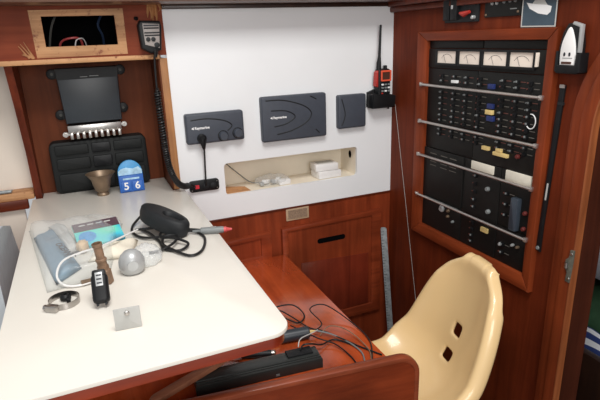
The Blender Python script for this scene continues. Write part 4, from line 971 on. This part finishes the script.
# ------------------------------------------------------------------ far left odds and ends
t = thing('ledge_hinge', 'small tarnished metal hinge on the ledge at the far left', 'hinge', (-.28, 1.96, .815))
b = MB(); b.span((-.32, 1.945, .8155), (-.268, 1.985, .819), .001); b.tube([(-.32, 1.945, .822), (-.268, 1.945, .822)], .006, 10); obj('leaf', b, 'ruler', t)
for a in (-.305, -.283):
    b = MB(); b.lathe([(.005, .819), (.004, .822)], Matrix.Translation((a, 1.97, 0)), 10); obj('screw', b, 'steel', t)
t = thing('seat_backrest', 'grey-blue upholstered panel standing left of the white table', 'backrest', (-.4, 1.5, FL))
b = MB(); b.prism([(1.30, FL), (1.72, FL), (1.72, .62), (1.62, .80), (1.50, .84), (1.30, .86)], lambda a, z, d: Vector((-.245-d, a, z)), .0, .09, .02, seg=3); obj('cushion', b, 'greyblue', t)

# ------------------------------------------------------------------ bunk and soft goods seen through the doorway
t = thing('bunk', 'dark wooden bunk front seen through the doorway', 'bunk', (1.75, .9, FL))
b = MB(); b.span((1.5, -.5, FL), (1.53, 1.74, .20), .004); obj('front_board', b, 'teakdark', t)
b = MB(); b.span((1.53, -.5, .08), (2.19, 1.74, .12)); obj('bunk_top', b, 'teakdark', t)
b = MB(); b.take(pillow([(1.66, .6), (2.1, .6), (2.1, 1.5), (1.66, 1.5)], .19, z0=.121, seed=11)); tag(obj('green_sack', b, 'greencloth', None, 180), 'green cloth sack lying on the bunk beyond the doorway', 'sack')
b = MB(); bm = pillow([(1.72, .65), (2.08, .65), (2.08, 1.4), (1.72, 1.4)], .13, z0=.37, seed=12); b.take(bm); tag(obj('sail_bag', b, 'whitecloth', None, 180), 'white bag lying on the green sack beyond the doorway', 'bag')
b = MB(); b.take(pillow([(1.535, .75), (1.65, .75), (1.65, 1.4), (1.535, 1.4)], .10, z0=.121, seed=13)); tag(obj('striped_cloth', b, 'stripe', None, 180), 'blue and white striped cloth tucked at the bunk front', 'cloth')

# ------------------------------------------------------------------ light
w = bpy.data.worlds.new('daylight'); scene.world = w; w.use_nodes = True
w.node_tree.nodes['Background'].inputs['Color'].default_value = (.97, .98, 1, 1); w.node_tree.nodes['Background'].inputs['Strength'].default_value = .5
def area(name, loc, aim, size, power, col):
    l = bpy.data.lights.new(name, 'AREA'); l.shape = 'RECTANGLE'; l.size, l.size_y = size; l.energy = power; l.color = col
    o = bpy.data.objects.new(name, l); COL.objects.link(o); o.location = loc
    o.rotation_euler = (Vector(aim)-Vector(loc)).to_track_quat('-Z', 'Y').to_euler(); return o
area('hatch_light', (.25, .35, 2.6), (.25, 1.05, .7), (.9, .7), 34, (1, .98, .95))
area('companionway_light', (.1, -1.2, 1.55), (.4, 1.5, .7), (1.0, .9), 24, (1, .98, .95))
scene.view_settings.view_transform = 'Standard'; scene.view_settings.look = 'None'; scene.view_settings.exposure = 0
for o in scene.objects:
    if '_at' in o.keys(): del o['_at']
